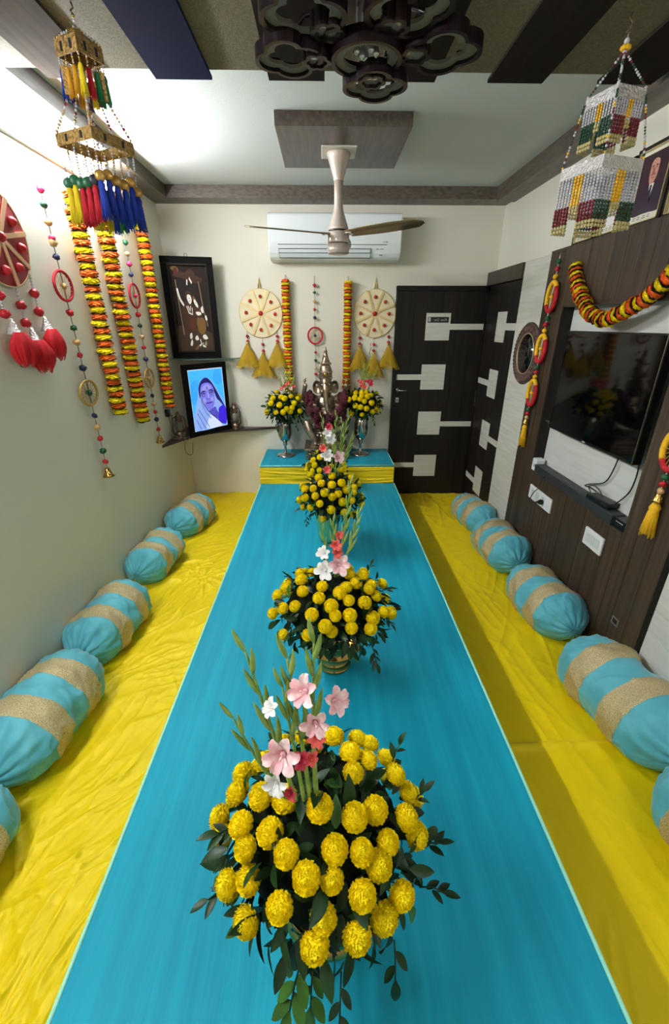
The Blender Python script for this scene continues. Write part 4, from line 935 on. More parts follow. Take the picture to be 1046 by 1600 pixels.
# ------------------------------------------------------------------ hanging beaded ornaments
def diamond(h): return [(0, -h), (h, 0), (0, h), (-h, 0)]
def strand(parent, p, spec, name='bead_strand'):
    """spec: list of (material, count, radius) downward"""
    mats = []; mb = MB(); z = 0
    for m, n, r in spec:
        if m not in mats: mats.append(m)
        for i in range(n):
            mb.sphere((0, 0, z-r), (r, r, r*1.05), 7, 5, mats.index(m)); z -= r*2.05
    return mb.build(name, mats, parent, p)
def beadline(parent, a, b, mats, r, seed, name='bead_chain'):
    A, B = Vector(a), Vector(b); n = int((B-A).length/(2.05*r)); mb = MB(); rg = random.Random(seed)
    for i in range(n):
        k = min(len(mats)-1, int(rg.random()*len(mats))) if seed >= 0 else i*len(mats)//n
        mb.sphere(A.lerp(B, (i+.5)/n), r*rg.uniform(.8, 1.1), 7, 5, k)
    return mb.build(name, mats, parent)
j = thing('bead_hanging', 'white square two tiered pearl hanging below the ceiling, right', 'hanging ornament', (.975, 1.83, ZN), R(-27))
MB().tube([(0, 0, 0), (-.004, 0, -.012), (.006, 0, -.024), (.002, 0, -.036), (-.006, 0, -.044), (-.002, 0, -.05), (.006, 0, -.044)], .0028, 6).build('ceiling_hook', 'lantern_metal', j)
MB().tube([(0, 0, -.046), (0, 0, -.07)], .0015, 5).sphere((0, 0, -.066), .0085, 10, 6).build('top_bead', 'pearl', j)
mb = MB()
for i in range(6): mb.sphere((.009*cos(i*pi/3), .009*sin(i*pi/3), -.082), .0075, 8, 6)
mb.build('yellow_bead_cluster', 'pearl_gold', j)
def tier(parent, h, zt, zb, n, ln_fun):
    D = diamond(h); D2 = diamond(h-.006)
    for i in range(4):
        (x0, y0), (x1, y1) = D[i], D[(i+1) % 4]; a, b = D2[i], D2[(i+1) % 4]
        MB().add([(x0, y0, zb), (x1, y1, zb), (b[0], b[1], zb), (a[0], a[1], zb), (x0, y0, zt), (x1, y1, zt), (b[0], b[1], zt), (a[0], a[1], zt)],
            [(0, 3, 2, 1), (4, 5, 6, 7), (0, 1, 5, 4), (1, 2, 6, 5), (2, 3, 7, 6), (3, 0, 4, 7)], False).build('lace_band', 'silver_lace', parent)
        for k in range(n):
            q = (k+.5)/n; strand(parent, (x0+(x1-x0)*q, y0+(y1-y0)*q, zb), ln_fun(i, k))
drop = [('drop_amber', 2, .006)]
def t1(i, k):
    c = 'pearl_green' if i in (3, 2) else 'pearl_maroon'
    if k in (5, 6): return [('pearl_gold', 6, .0038), ('pearl', 1, .003), ('drop_amber', 2, .0055)]
    return [('pearl', 6, .0036), (c, 5, .0047)]+drop
tier(j, .087, -.196, -.228, 11, t1)
def t2(i, k):
    c = 'pearl_maroon' if i in (3, 1) else 'pearl_green'
    if k in (5, 6, 7): return [('pearl_gold', 9, .0048)]+[('drop_amber', 2, .0055)]
    return [('pearl', 10, .0042), (c, 5, .0054)]+drop
tier(j, .126, -.384, -.42, 13, t2)
for x, y in diamond(.085): beadline(j, (0, 0, -.088), (x, y, -.196), ['pearl', 'pearl_maroon', 'pearl', 'pearl_green'], .0042, 3)
for (x, y), (x2, y2) in zip(diamond(.088), diamond(.124)): beadline(j, (x, y, -.21), (x2, y2, -.384), ['pearl', 'pearl', 'pearl_maroon', 'pearl_green', 'pearl_gold'], .004, 5)

g = thing('bead_hanging', 'gold two tiered hanging with coloured tassels below the ceiling, left', 'hanging ornament', (-.76, 1.82, ZN), R(19))
MB().tube([(0, 0, 0), (.004, 0, -.012), (-.005, 0, -.02), (0, 0, -.028)], .0028, 6).build('ceiling_hook', 'lantern_metal', g)
beadline(g, (0, 0, -.024), (0, 0, -.06), ['pearl', 'gold'], .005, 2)
def gband(parent, h, zt, zb, name='gilt_band'):
    D = diamond(h); D2 = diamond(h-.004)
    for i in range(4):
        (x0, y0), (x1, y1) = D[i], D[(i+1) % 4]; a, b = D2[i], D2[(i+1) % 4]
        o = MB().add([(x0, y0, zb), (x1, y1, zb), (b[0], b[1], zb), (a[0], a[1], zb), (x0, y0, zt), (x1, y1, zt), (b[0], b[1], zt), (a[0], a[1], zt)],
            [(0, 3, 2, 1), (4, 5, 6, 7), (0, 1, 5, 4), (1, 2, 6, 5), (2, 3, 7, 6), (3, 0, 4, 7)], False).build(name, 'antique_gold', parent)
        for q in (.3, .72):
            x = x0+(x1-x0)*q; y = y0+(y1-y0)*q; nx_, ny_ = (y1-y0), -(x1-x0); l = math.hypot(nx_, ny_); nx_ /= l; ny_ /= l; tx, ty = (x1-x0)/l, (y1-y0)/l
            hh = (zt-zb)*.28; zc = (zt+zb)/2; wv = .004
            vs = [(x+tx*s*wv+nx_*e, y+ty*s*wv+ny_*e, zc+zz) for e in (-.001, .002) for s, zz in ((-1, -hh), (1, -hh), (1, hh), (-1, hh))]
            MB().add(vs, [(3, 2, 1, 0), (4, 5, 6, 7), (0, 1, 5, 4), (1, 2, 6, 5), (2, 3, 7, 6), (3, 0, 4, 7)], False).build('mirror_chip', 'coin_dark', o)
mb = MB()   # pitched gilt roof with beads along its edges
for (x0, y0), (x1, y1) in zip(diamond(.066), diamond(.066)[1:]+diamond(.066)[:1]):
    mb.add([(x0, y0, -.095), (x1, y1, -.095), (0, 0, -.055), (x0*.94, y0*.94, -.098), (x1*.94, y1*.94, -.098), (0, 0, -.06)], [(0, 1, 2), (5, 4, 3), (0, 3, 4, 1), (1, 4, 5, 2), (2, 5, 3, 0)], False)
mb.build('gilt_roof', 'antique_gold', g)
for x, y in diamond(.066): beadline(g, (x, y, -.092), (0, 0, -.054), ['gold', 'pearl'], .004, 4, 'edge_beads')
gband(g, .067, -.095, -.135)
for i, ((x0, y0), (x1, y1)) in enumerate(zip(diamond(.062), diamond(.062)[1:]+diamond(.062)[:1])):
    for k, q in enumerate((.0, .33, .67)):
        x = x0+(x1-x0)*q; y = y0+(y1-y0)*q
        beadline(g, (x, y, -.132), (x*.97, y*.97, -.165), ['pearl', 'gold'], .0032, i*3+k)
        m = ('tassel_yellow', 'tassel_red', 'tassel_green', 'tassel_green', 'tassel_green', 'tassel_yellow', 'tassel_blue', 'tassel_amber', 'tassel_blue', 'tassel_blue', 'tassel_amber', 'tassel_amber')[i*3+k]
        cotton_tassel(g, (x*.97, y*.97, -.162), .075, .010, m, seed=i+k)
for x, y, zz in ((-.045, -.02, -.19), (.045, -.015, -.19)):
    MB().box((x-.016, y-.004, zz-.04), (x+.016, y+.004, zz+.03)).build('zari_tab', 'antique_gold', g)
for i, ((x, y), (x2, y2)) in enumerate(zip(diamond(.05), diamond(.112))): 
    beadline(g, (x, y, -.215), (x2, y2, -.325), ['pearl_maroon', 'pearl', 'drop_amber', 'bead_tan'], .005, i)
    beadline(g, (x*.6, y*.6, -.215), (x2*.55, y2*.55, -.33), ['pearl_maroon', 'pearl', 'gold'], .0045, i+7)
for x, y in diamond(.05): beadline(g, (x, y, -.135), (x, y, -.218), ['gold', 'pearl'], .0032, 9)
gband(g, .117, -.327, -.36)
for i, ((x0, y0), (x1, y1)) in enumerate(zip(diamond(.112), diamond(.112)[1:]+diamond(.112)[:1])):
    for k in range(5):
        q = (k+.1)/5; x = x0+(x1-x0)*q; y = y0+(y1-y0)*q; e = rnd.uniform(-.012, .012)
        beadline(g, (x, y, -.36), (x*.97, y*.97, -.44+e), ['pearl', 'gold', 'pearl'], .0036, i*5+k)
        cm = 'coin_gold' if i in (0, 1) else ('coin_green' if k != 4 else 'coin_dark')
        MB().sphere((x*.97, y*.97, -.455+e), (.017, .008, .017), 14, 8).build('mirror_coin', cm, g)
        tm = {0: 'tassel_blue', 1: 'tassel_green' if k % 2 else 'tassel_blue', 2: 'tassel_yellow' if k < 3 else 'tassel_red', 3: 'tassel_yellow' if k < 2 else 'tassel_red'}[i]
        cotton_tassel(g, (x*.97, y*.97, -.468+e), .105, .0135, tm, seed=i*5+k)

# ------------------------------------------------------------------ television wall
tv = thing('television', 'black flat television hanging in the wall niche', 'television', (1.43, 2.28, 1.458))
MB().box((0, -.405, -.283), (.045, .40, .285)).build('screen_bezel', 'black_plastic', tv, bevel=.004)
MB().box((-.0015, -.398, -.268), (.003, .393, .278)).build('screen', 'tv_screen', tv)
MB().box((-.003, -.4065, -.283), (.0, -.402, .285)).build('edge_trim', 'steel', tv)
MB().box((.045, -.2, -.15), (.09, .2, .15)).build('wall_bracket', 'black_plastic', tv)
MB().box((-.003, -.012, -.279), (-.0012, -.006, -.273)).box((-.003, -.004, -.279), (-.0012, .002, -.273)).box((-.003, .004, -.279), (-.0012, .012, -.273)).build('badge', 'light_mark', tv)
MB().box((.005, -.06, -.287), (.025, .02, -.282)).build('sensor_lip', 'frosted_grey', tv)
MB().prism([(0, 0), (.02, .004), (.012, .05), (.004, .055)], 0, .01, T=Matrix.Translation((-.004, .392, -.24)) @ Matrix.Rotation(R(90), 4, 'Y')).build('corner_film', 'steel', tv)
sb = tag(MB().box((1.437, 1.915, .848), (1.51, 2.77, .902)).build('soundbar', 'soundbar_grey', bevel=.005), 'long dark soundbar lying on the sill of the television niche', 'soundbar')
MB().box((1.455, 2.35, .9015), (1.475, 2.45, .9035)).build('control_strip', 'black_plastic', sb)
wbx = thing('white_box', 'small white box standing at the far end of the soundbar', 'box', (1.472, 2.795, .848))
MB().box((-.03, -.03, 0), (.03, .03, .085)).build('case', 'white_plastic', wbx, bevel=.006)
MB().box((-.0315, -.02, .03), (-.0295, .0, .05)).build('grey_panel', 'grey_mark', wbx)
ad = thing('media_box', 'black media box lying askew on top of the soundbar', 'box', (1.478, 2.07, .904), R(8))
MB().box((-.035, -.085, 0), (.035, .085, .028)).build('case', 'black_plastic', ad, bevel=.005)
MB().box((-.0365, -.07, .008), (-.0345, -.03, .02)).build('port_panel', 'slot_dark', ad)
stb = thing('set_top_box', 'flat black set-top box at the near end of the soundbar', 'box', (1.482, 1.868, .848))
MB().box((-.038, -.04, 0), (.038, .045, .022)).box((-.036, -.04, .024), (.038, .045, .048)).build('case', 'black_plastic', stb, bevel=.003)
MB().box((-.037, -.036, .022), (-.0355, .04, .024)).build('seam', 'slot_dark', stb)
mb = MB()
for i in range(4): mb.box((-.0385, -.03+i*.014, .034), (-.037, -.022+i*.014, .038))
mb.build('indicator_marks', 'light_mark', stb)
def cable(label, pts, r=.0035, m='black_plastic'): return tag(MB().tube(spline(pts, 8), r, 7).build('cable', m), label, 'cable')
cable('black cable looping from the television down to the media box', [(1.50, 2.07, 1.19), (1.5, 2.08, 1.1), (1.505, 2.13, 1.0), (1.505, 2.25, .945), (1.5, 2.28, .925), (1.495, 2.22, .935), (1.49, 2.16, .935)])
cable('black cable hanging behind the near edge of the television', [(1.505, 1.93, 1.2), (1.508, 1.925, 1.1), (1.505, 1.935, 1.02), (1.5, 1.975, .955), (1.492, 1.99, .935)])
cable('thin curly black cable on top of the media box', [(1.47, 2.17, .925), (1.47, 2.2, .95), (1.47, 2.15, .97), (1.475, 2.1, .955), (1.478, 2.08, .935)], .0028)
s1 = thing('socket_plate', 'white socket plate on the planks with a black plug in it', 'socket', (PX, 2.63, .708))
MB().box((-.012, -.152, -.05), (0, .152, .045)).build('plate', 'white_plastic', s1, bevel=.004)
for y in (.1, .03, -.05): MB().box((-.014, y-.022, -.03), (-.0115, y+.022, .028)).build('module', 'ac_vane', s1)
for y in (.1, -.05):
    for dy, dz in ((0, .014), (-.01, -.008), (.01, -.008)): MB().lathe([(.003, 0), (.003, .001)], 8, T=Matrix.Translation((-.0142, y+dy, dz)) @ Matrix.Rotation(R(-90), 4, 'Y')).build('socket_hole', 'slot_dark', s1)
pg = thing('power_plug', 'black plug and lead hanging down from the soundbar into the socket plate', 'plug', (PX-.014, 2.575, .70))
MB().lathe([(.016, 0), (.018, .01), (.015, .025), (.008, .034), (.006, .045)], 14, T=Matrix.Rotation(R(-90), 4, 'Y')).build('plug_body', 'black_plastic', pg)
MB().tube(spline([(-.04, 0, 0), (-.048, .03, -.012), (-.035, .08, -.02), (-.025, .115, -.01), (-.02, .09, .04), (-.018, .045, .085), (-.02, .03, .125), (-.008, .035, .16), (.03, .045, .165)], 8), .003, 7).build('lead', 'black_plastic', pg)
s2 = thing('switch_plate', 'white plate with three light switches low on the planks', 'switch', (PX, 2.01, .708))
MB().box((-.012, -.082, -.05), (0, .082, .05)).build('plate', 'white_plastic', s2, bevel=.004)
for i, y in enumerate((.042, 0, -.042)): MB().box((-.0145, y-.017, -.026), (-.0115, y+.017, .026)).build('rocker', 'ac_vane', s2, bevel=.002)
hb = thing('wall_box', 'small open junction box with bare edges low in the planks', 'socket', (PX, 1.703, .412))
MB().ring([(-.024, -.02), (.024, -.02), (.024, .02), (-.024, .02)], [(-.018, -.014), (.018, -.014), (.018, .014), (-.018, .014)], 0, .004, T=Matrix(((0, 0, -1, 0), (1, 0, 0, 0), (0, 1, 0, 0), (0, 0, 0, 1)))).build('rim', 'frosted_grey', hb)
MB().box((-.001, -.018, -.014), (.0, .018, .014)).build('recess', 'sticker_black', hb)

# oval mirror with a carved frame
mi = thing('wall_mirror', 'round mirror in a wide carved brown frame on the cream strip', 'mirror', (PX, 3.216, 1.583))
Tm = Matrix.Rotation(R(-90), 4, 'Y')
def ell(r): return Matrix.Diagonal((1, r, r*1.06, 1)) @ Tm
MB().lathe([(1.0, 0), (1.0, .008), (.95, .016), (.72, .02), (.66, .012), (.63, .008), (.62, .002)], 56, T=ell(.197), cap=False).build('frame', 'mirror_frame', mi)
for rr, n, s in ((.9, 44, .009), (.78, 36, .007)):
    mb = MB()
    for i in range(n):
        a = 2*pi*i/n; mb.sphere((-.017, .197*rr*cos(a), .209*rr*sin(a)), (s*.7, s, s), 8, 5)
    mb.build('carved_beading', 'mirror_frame', mi)
MB().torus((-.013, 0, 0), .197*.65, .0045, 'X', 48, 6, .209*.65).build('inner_rim', 'gilt_line', mi)
MB().lathe([(.63, .003), (.63, .005)], 48, T=ell(.197)).build('mirror_glass', 'mirror_glass', mi)

# ------------------------------------------------------------------ framed pictures: flat print as layered shapes
def blob(c, rx, ry, n=24, rot=0, a0=0, a1=360):
    out = []
    for i in range(n):
        a = R(a0+(a1-a0)*i/n); x, y = rx*cos(a), ry*sin(a); out.append((c[0]+x*cos(rot)-y*sin(rot), c[1]+x*sin(rot)+y*cos(rot)))
    return out
def smooth(pts, n=5): return [(p.x, p.y) for p in spline([(x, y, 0) for x, y in pts], n, True)]
def line(pts, wd):
    L, Rr = [], []
    P = [Vector((x, y, 0)) for x, y in pts]
    for i, p in enumerate(P):
        d = (P[min(i+1, len(P)-1)]-P[max(i-1, 0)]).normalized(); k = Vector((-d.y, d.x, 0))*wd/2
        L.append((p.x+k.x, p.y+k.y)); Rr.append((p.x-k.x, p.y-k.y))
    return L+Rr[::-1]
def picture(name, layers, parent, wd, ht, T, step=.00025):
    """layers: (material, polygon in 0..1 x 0..1), back to front; the print lies in local XZ facing -Y"""
    mats = []; bm = bmesh.new()
    for i, (m, poly) in enumerate(layers):
        if m not in mats: mats.append(m)
        vs = [bm.verts.new(((x-.5)*wd, -step*i, (y-.5)*ht)) for x, y in poly]
        f = bm.faces.new(vs); f.material_index = mats.index(m)
        f.normal_update()
        if f.normal.y > 0: f.normal_flip()
    bmesh.ops.triangulate(bm, faces=bm.faces[:])
    me = bpy.data.meshes.new(name); bm.to_mesh(me); bm.free()
    for m in mats: me.materials.append(M[m])
    o = place(name, me, parent); o.matrix_local = T; return o
FULL = [(0, 0), (1, 0), (1, 1), (0, 1)]
def frame_parts(t, wd, ht, bw, dp, m, steps=2):
    for nm, lo, hi in (('frame_rail', (-wd/2, -dp, ht/2-bw), (wd/2, 0, ht/2)), ('frame_rail', (-wd/2, -dp, -ht/2), (wd/2, 0, -ht/2+bw)), ('frame_stile', (-wd/2, -dp, -ht/2+bw), (-wd/2+bw, 0, ht/2-bw)), ('frame_stile', (wd/2-bw, -dp, -ht/2+bw), (wd/2, 0, ht/2-bw))):
        MB().box(lo, hi).build(nm, m, t, bevel=.003)
    part_box('backboard', 'frame_black', t, (-wd/2+.002, -.004, -ht/2+.002), (wd/2-.002, 0, ht/2-.002))
# backlit portrait of a woman, standing on the corner shelf
for n, c, e in (('lit_sky', (70, 190, 255), 1.0), ('lit_sky_deep', (60, 172, 253), 1.0), ('lit_white', (215, 228, 255), 1.0), ('lit_veil', (150, 182, 248), .95), ('lit_veil_shade', (92, 120, 214), .95), ('lit_face', (128, 128, 238), .95), ('lit_face_light', (160, 158, 246), .95), ('lit_face_shade', (92, 86, 204), .95),
        ('lit_dark', (34, 30, 118), .9), ('lit_line', (22, 18, 74), .9), ('lit_blouse', (66, 40, 226), .95), ('lit_mouth', (92, 64, 196), .9)):
    mat(n, c, 0.4, emit=e*.72); M[n].node_tree.nodes['Principled BSDF'].inputs['Base Color'].default_value = (0, 0, 0, 1)
pw, ph = .462, .605
pt_ = thing('portrait_frame', 'glowing blue backlit portrait of a woman in a headscarf on the corner shelf', 'picture', (-1.051, 3.886, .867+ph/2), math.atan2(.372, .272))
frame_parts(pt_, pw, ph, .045, .03, 'frame_black')
L = [('lit_white', FULL), ('lit_sky', [(.015, .012), (.985, .012), (.985, .985), (.015, .985)]), ('lit_sky_deep', smooth([(.02, .45), (.16, .5), (.3, .72), (.2, .84), (.08, .8), (.02, .7)])), ('lit_sky_deep', smooth([(.7, .8), (.85, .72), (.95, .8), (.9, .95), (.75, .95)])),
    ('lit_veil', smooth([(.02, .02), (.06, .3), (.18, .52), (.24, .7), (.33, .82), (.48, .86), (.6, .82), (.72, .72), (.84, .56), (.93, .44), (.97, .36), (.97, .06), (.6, .02), (.3, .02)])),
    ('lit_dark', smooth([(.26, .52), (.24, .68), (.31, .79), (.42, .85), (.52, .85), (.62, .79), (.72, .68), (.86, .49), (.955, .36), (.95, .33), (.82, .44), (.74, .5), (.66, .64), (.5, .7), (.38, .7), (.3, .62)])),
    ('lit_face_shade', smooth([(.40, .27), (.66, .36), (.70, .30), (.78, .22), (.66, .12), (.5, .2)])),
    ('lit_face', smooth([(.285, .56), (.29, .68), (.34, .75), (.44, .775), (.56, .765), (.66, .7), (.685, .58), (.67, .45), (.61, .36), (.5, .315), (.40, .355), (.32, .45)])),
    ('lit_face_light', smooth([(.33, .69), (.45, .745), (.58, .73), (.6, .67), (.48, .645), (.36, .645)])), ('lit_face_light', smooth([(.33, .52), (.40, .53), (.42, .47), (.36, .44)])), ('lit_face_light', smooth([(.56, .52), (.64, .53), (.64, .46), (.58, .44)])),
    ('lit_face_shade', smooth([(.3, .61), (.38, .625), (.43, .6), (.4, .565), (.33, .56)])), ('lit_face_shade', smooth([(.53, .615), (.6, .635), (.66, .61), (.63, .575), (.56, .575)])),
    ('lit_line', line([(.30, .615), (.35, .643), (.43, .64)], .02)), ('lit_line', line([(.53, .645), (.6, .655), (.66, .625)], .02)),
    ('lit_white', blob((.375, .588), .03, .011)), ('lit_line', blob((.378, .588), .014, .012)), ('lit_line', line([(.335, .59), (.375, .604), (.42, .592)], .009)),
    ('lit_white', blob((.595, .598), .03, .011)), ('lit_line', blob((.592, .598), .014, .012)), ('lit_line', line([(.555, .6), (.595, .614), (.64, .6)], .009)),
    ('lit_face_light', smooth([(.47, .61), (.51, .61), (.525, .53), (.48, .52)])), ('lit_face_shade', line([(.435, .525), (.45, .512), (.49, .505), (.53, .512), (.545, .525)], .012)),
    ('lit_mouth', smooth([(.40, .445), (.47, .456), (.5, .452), (.56, .458), (.62, .452), (.54, .432), (.46, .43)])), ('lit_line', line([(.395, .444), (.5, .447), (.62, .455)], .006)),
    ('lit_line', line([(.475, .695), (.48, .66)], .02)), ('lit_line', blob((.475, .705), .013, .009)),
    ('lit_blouse', smooth([(.77, .33), (.965, .35), (.97, .06), (.84, .05), (.72, .14), (.75, .24)])),
    ('lit_veil', smooth([(.06, .02), (.1, .3), (.2, .5), (.27, .54), (.33, .44), (.42, .33), (.56, .23), (.72, .13), (.84, .04), (.84, .015)])),
    ('lit_white', smooth([(.36, .02), (.44, .2), (.5, .24), (.62, .18), (.76, .08), (.8, .02)])),
    ('lit_line', line([(.27, .54), (.33, .43), (.42, .325), (.56, .225), (.72, .125), (.83, .05)], .013)), ('lit_veil_shade', line([(.26, .5), (.31, .38), (.38, .28), (.5, .18)], .02)),
    ('lit_veil_shade', line([(.12, .3), (.2, .18), (.3, .03)], .022)), ('lit_veil_shade', line([(.17, .36), (.26, .24), (.36, .12), (.42, .03)], .02)), ('lit_veil_shade', line([(.08, .2), (.13, .1), (.18, .03)], .02)),
    ('lit_line', line([(.66, .36), (.7, .3), (.66, .22), (.6, .2)], .008))]
picture('backlit_picture', L, pt_, pw-.088, ph-.088, Matrix.Translation((0, -.026, 0)))

# dark inlaid picture of a couple on a swing
for n, c in (('inlay_ground', (34, 24, 20)), ('inlay_ground_lit', (66, 50, 36)), ('inlay_brown', (66, 42, 28)), ('inlay_tan', (112, 82, 44)), ('inlay_rust', (84, 42, 28)), ('inlay_ivory', (226, 222, 212)), ('inlay_rope', (150, 126, 96))): mat(n, c, 0.6, spec=0.15)
sw, sh = .41, .775
swp = thing('inlaid_picture', 'dark framed inlay picture of a couple on a swing, above the portrait', 'picture', (-1.122, 4.028, 1.504+sh/2), math.atan2(.08, .40))
frame_parts(swp, sw, sh, .05, .03, 'frame_black')
for nm, lo, hi in (('inner_moulding', (-sw/2+.05, -.034, sh/2-.062), (sw/2-.05, -.004, sh/2-.05)), ('inner_moulding', (-sw/2+.05, -.034, -sh/2+.05), (sw/2-.05, -.004, -sh/2+.062)), ('inner_moulding', (-sw/2+.05, -.034, -sh/2+.062), (-sw/2+.06, -.004, sh/2-.062)), ('inner_moulding', (sw/2-.06, -.034, -sh/2+.062), (sw/2-.05, -.004, sh/2-.062))):
    part_box(nm, 'frame_brown', swp, lo, hi)
MB().torus((0, -.012, sh/2+.01), .012, .0025, 'Y', 14, 5).build('hanging_ring', 'lantern_metal', swp)
L = [('inlay_ground', FULL), ('inlay_ground_lit', smooth([(.0, .01), (1, .01), (1, .2), (.7, .26), (.3, .3), (0, .28)])), ('inlay_brown', smooth([(.08, .88), (.25, .93), (.8, .87), (.86, .82), (.7, .8), (.5, .83), (.3, .86)])), ('inlay_tan', smooth([(.04, .97), (.2, .99), (.26, .93), (.14, .93)])), ('inlay_rust', smooth([(.12, .95), (.2, .97), (.24, .9), (.14, .89)])),
    ('inlay_brown', smooth([(.45, .93), (.6, .96), (.68, .9), (.5, .88)])),
    ('inlay_rope', line([(.14, .84), (.16, .6), (.2, .2)], .018)), ('inlay_rope', line([(.76, .82), (.82, .5), (.9, .3)], .018)),
    ('inlay_brown', smooth([(.22, .5), (.34, .6), (.5, .6), (.58, .48), (.6, .34), (.52, .24), (.38, .22), (.24, .28)])), ('inlay_rust', smooth([(.38, .36), (.5, .4), (.54, .3), (.48, .24), (.42, .26)])),
    ('inlay_tan', smooth([(.6, .38), (.7, .42), (.82, .38), (.84, .28), (.74, .2), (.62, .24)])), ('inlay_brown', smooth([(.56, .52), (.7, .56), (.78, .48), (.74, .4), (.6, .42)])),
    ('inlay_brown', smooth([(.34, .63), (.38, .7), (.48, .71), (.54, .66), (.52, .6)])), ('inlay_ivory', smooth([(.4, .62), (.42, .67), (.5, .66), (.52, .6), (.46, .56)])), ('inlay_tan', smooth([(.55, .62), (.58, .66), (.64, .61), (.6, .57)])), ('inlay_ivory', smooth([(.575, .59), (.6, .62), (.67, .57), (.68, .52), (.62, .54)])),
    ('inlay_ivory', line([(.36, .54), (.41, .46), (.5, .44), (.51, .52)], .02)), ('inlay_ivory', line([(.4, .54), (.45, .48), (.47, .54)], .02)), ('inlay_ivory', smooth([(.14, .72), (.18, .74), (.22, .64), (.3, .56), (.28, .54), (.2, .6)])), ('inlay_ivory', smooth([(.6, .47), (.72, .47), (.74, .44), (.64, .43)])), ('inlay_ivory', smooth([(.74, .5), (.8, .54), (.82, .47), (.78, .46)])), ('inlay_ivory', smooth([(.84, .42), (.88, .43), (.9, .38), (.86, .37)])),
    ('inlay_ivory', line([(.46, .84), (.44, .78)], .03)), ('inlay_ivory', line([(.52, .86), (.58, .8)], .03)),
    ('inlay_ivory', smooth([(.36, .2), (.42, .22), (.42, .16), (.36, .15)])), ('inlay_ivory', smooth([(.34, .08), (.4, .14), (.42, .1), (.38, .06)])), ('inlay_ivory', smooth([(.5, .16), (.56, .19), (.6, .14), (.52, .13)])), ('inlay_ivory', line([(.64, .14), (.66, .08), (.6, .06)], .025)), ('inlay_ivory', line([(.7, .1), (.7, .06), (.78, .05)], .025)), ('inlay_ivory', smooth([(.72, .18), (.8, .2), (.86, .15), (.76, .14)])), ('inlay_tan', smooth([(.46, .02), (.56, .07), (.6, .06), (.52, .01)])), ('inlay_rope', smooth([(.74, .08), (.8, .12), (.82, .08), (.77, .05)])),
    ('inlay_ground', line([(.45, .63), (.47, .63)], .008)), ('inlay_ground', line([(.45, .595), (.475, .6)], .007)), ('inlay_ground', line([(.62, .575), (.64, .575)], .008))]
picture('inlay_print', L, swp, sw-.118, sh-.122, Matrix.Translation((0, -.012, 0)))

# framed photographs of men on the ledge above the television
for n, c in (('print_maroon', (58, 30, 44)), ('print_suit', (48, 30, 50)), ('print_skin', (196, 140, 122)), ('print_skin_dark', (150, 92, 84)), ('print_white', (226, 224, 220)), ('print_hair', (52, 40, 42)), ('print_blue', (140, 152, 176)), ('print_grey', (92, 96, 108)), ('print_mount', (228, 222, 200))): mat(n, c, 0.25)
def man(bg, suit, beard=False):
    L = [('print_mount', FULL), (bg, [(.07, .12), (.93, .12), (.93, .94), (.07, .94)]), (suit, smooth([(.08, .125), (.1, .34), (.3, .48), (.42, .53), (.62, .53), (.74, .47), (.9, .34), (.92, .125), (.5, .125)])),
        ('print_white', [(.45, .52), (.6, .52), (.53, .26)]), ('print_hair', smooth([(.38, .72), (.37, .83), (.46, .9), (.58, .9), (.66, .83), (.65, .72)])), ('print_skin', smooth([(.385, .72), (.4, .82), (.5, .855), (.61, .82), (.635, .72), (.62, .6), (.56, .525), (.5, .515), (.44, .53), (.395, .61)])),
        ('print_skin_dark', smooth([(.46, .69), (.5, .75), (.53, .69), (.53, .655), (.47, .655)])), ('print_hair', line([(.415, .752), (.48, .76)], .014)), ('print_hair', line([(.54, .76), (.605, .752)], .014)), ('print_hair', blob((.45, .73), .018, .008, 10)), ('print_hair', blob((.572, .73), .018, .008, 10)), ('print_hair' if beard else 'print_skin_dark', line([(.44, .635), (.51, .645), (.58, .635)], .022)), ('print_skin_dark', line([(.47, .6), (.51, .595), (.55, .6)], .012)),
        ('print_hair' if suit != 'print_white' else 'print_blue', [(.5, .5), (.55, .5), (.56, .3), (.53, .27), (.49, .3)] if suit != 'print_white' else line([(.53, .5), (.53, .3)], .01))]
    for k in range(2): L += [('print_grey', line([(.16+.02*i*8, .085-.03*k), (.16+.02*i*8+.1-.02*(i % 2), .085-.03*k)], .010)) for i in range(4)]
    return L
def ledge_photo(label, y0, y1, ht, frame, layers, mount=None):
    wd = abs(y1-y0); t = thing('photo_frame', label, 'picture', (1.505, (y0+y1)/2, 2.2+ht/2), R(-90))
    frame_parts(t, wd, ht, .016, .018, frame)
    for lo, hi in (((-wd/2+.016, -.0195, -ht/2+.016), (-wd/2+.021, -.004, ht/2-.016)), ((wd/2-.021, -.0195, -ht/2+.016), (wd/2-.016, -.004, ht/2-.016)), ((-wd/2+.016, -.0195, -ht/2+.016), (wd/2-.016, -.004, -ht/2+.021)), ((-wd/2+.016, -.0195, ht/2-.021), (wd/2-.016, -.004, ht/2-.016))):
        part_box('gilt_slip', 'gilt_line', t, lo, hi)
    picture('photo_print', layers, t, wd-.036, ht-.036, Matrix.Translation((0, -.006, 0)), .0002)
ledge_photo('photograph of a man in white, farthest of the row on the ledge above the television', 2.955, 2.735, .30, 'frame_black', man('print_blue', 'print_white'))
ledge_photo('photograph of a man in white on grey, second in the row behind the pearl hanging', 2.715, 2.49, .31, 'frame_black', man('print_grey', 'print_white'))
ledge_photo('framed photograph of a man in a dark suit on maroon, above the television', 2.478, 2.225, .32, 'frame_brown', man('print_maroon', 'print_suit'))
ledge_photo('framed photograph nearest the camera on the ledge, cut by the right photo edge', 2.213, 1.96, .32, 'frame_brown', man('print_grey', 'print_suit', True))

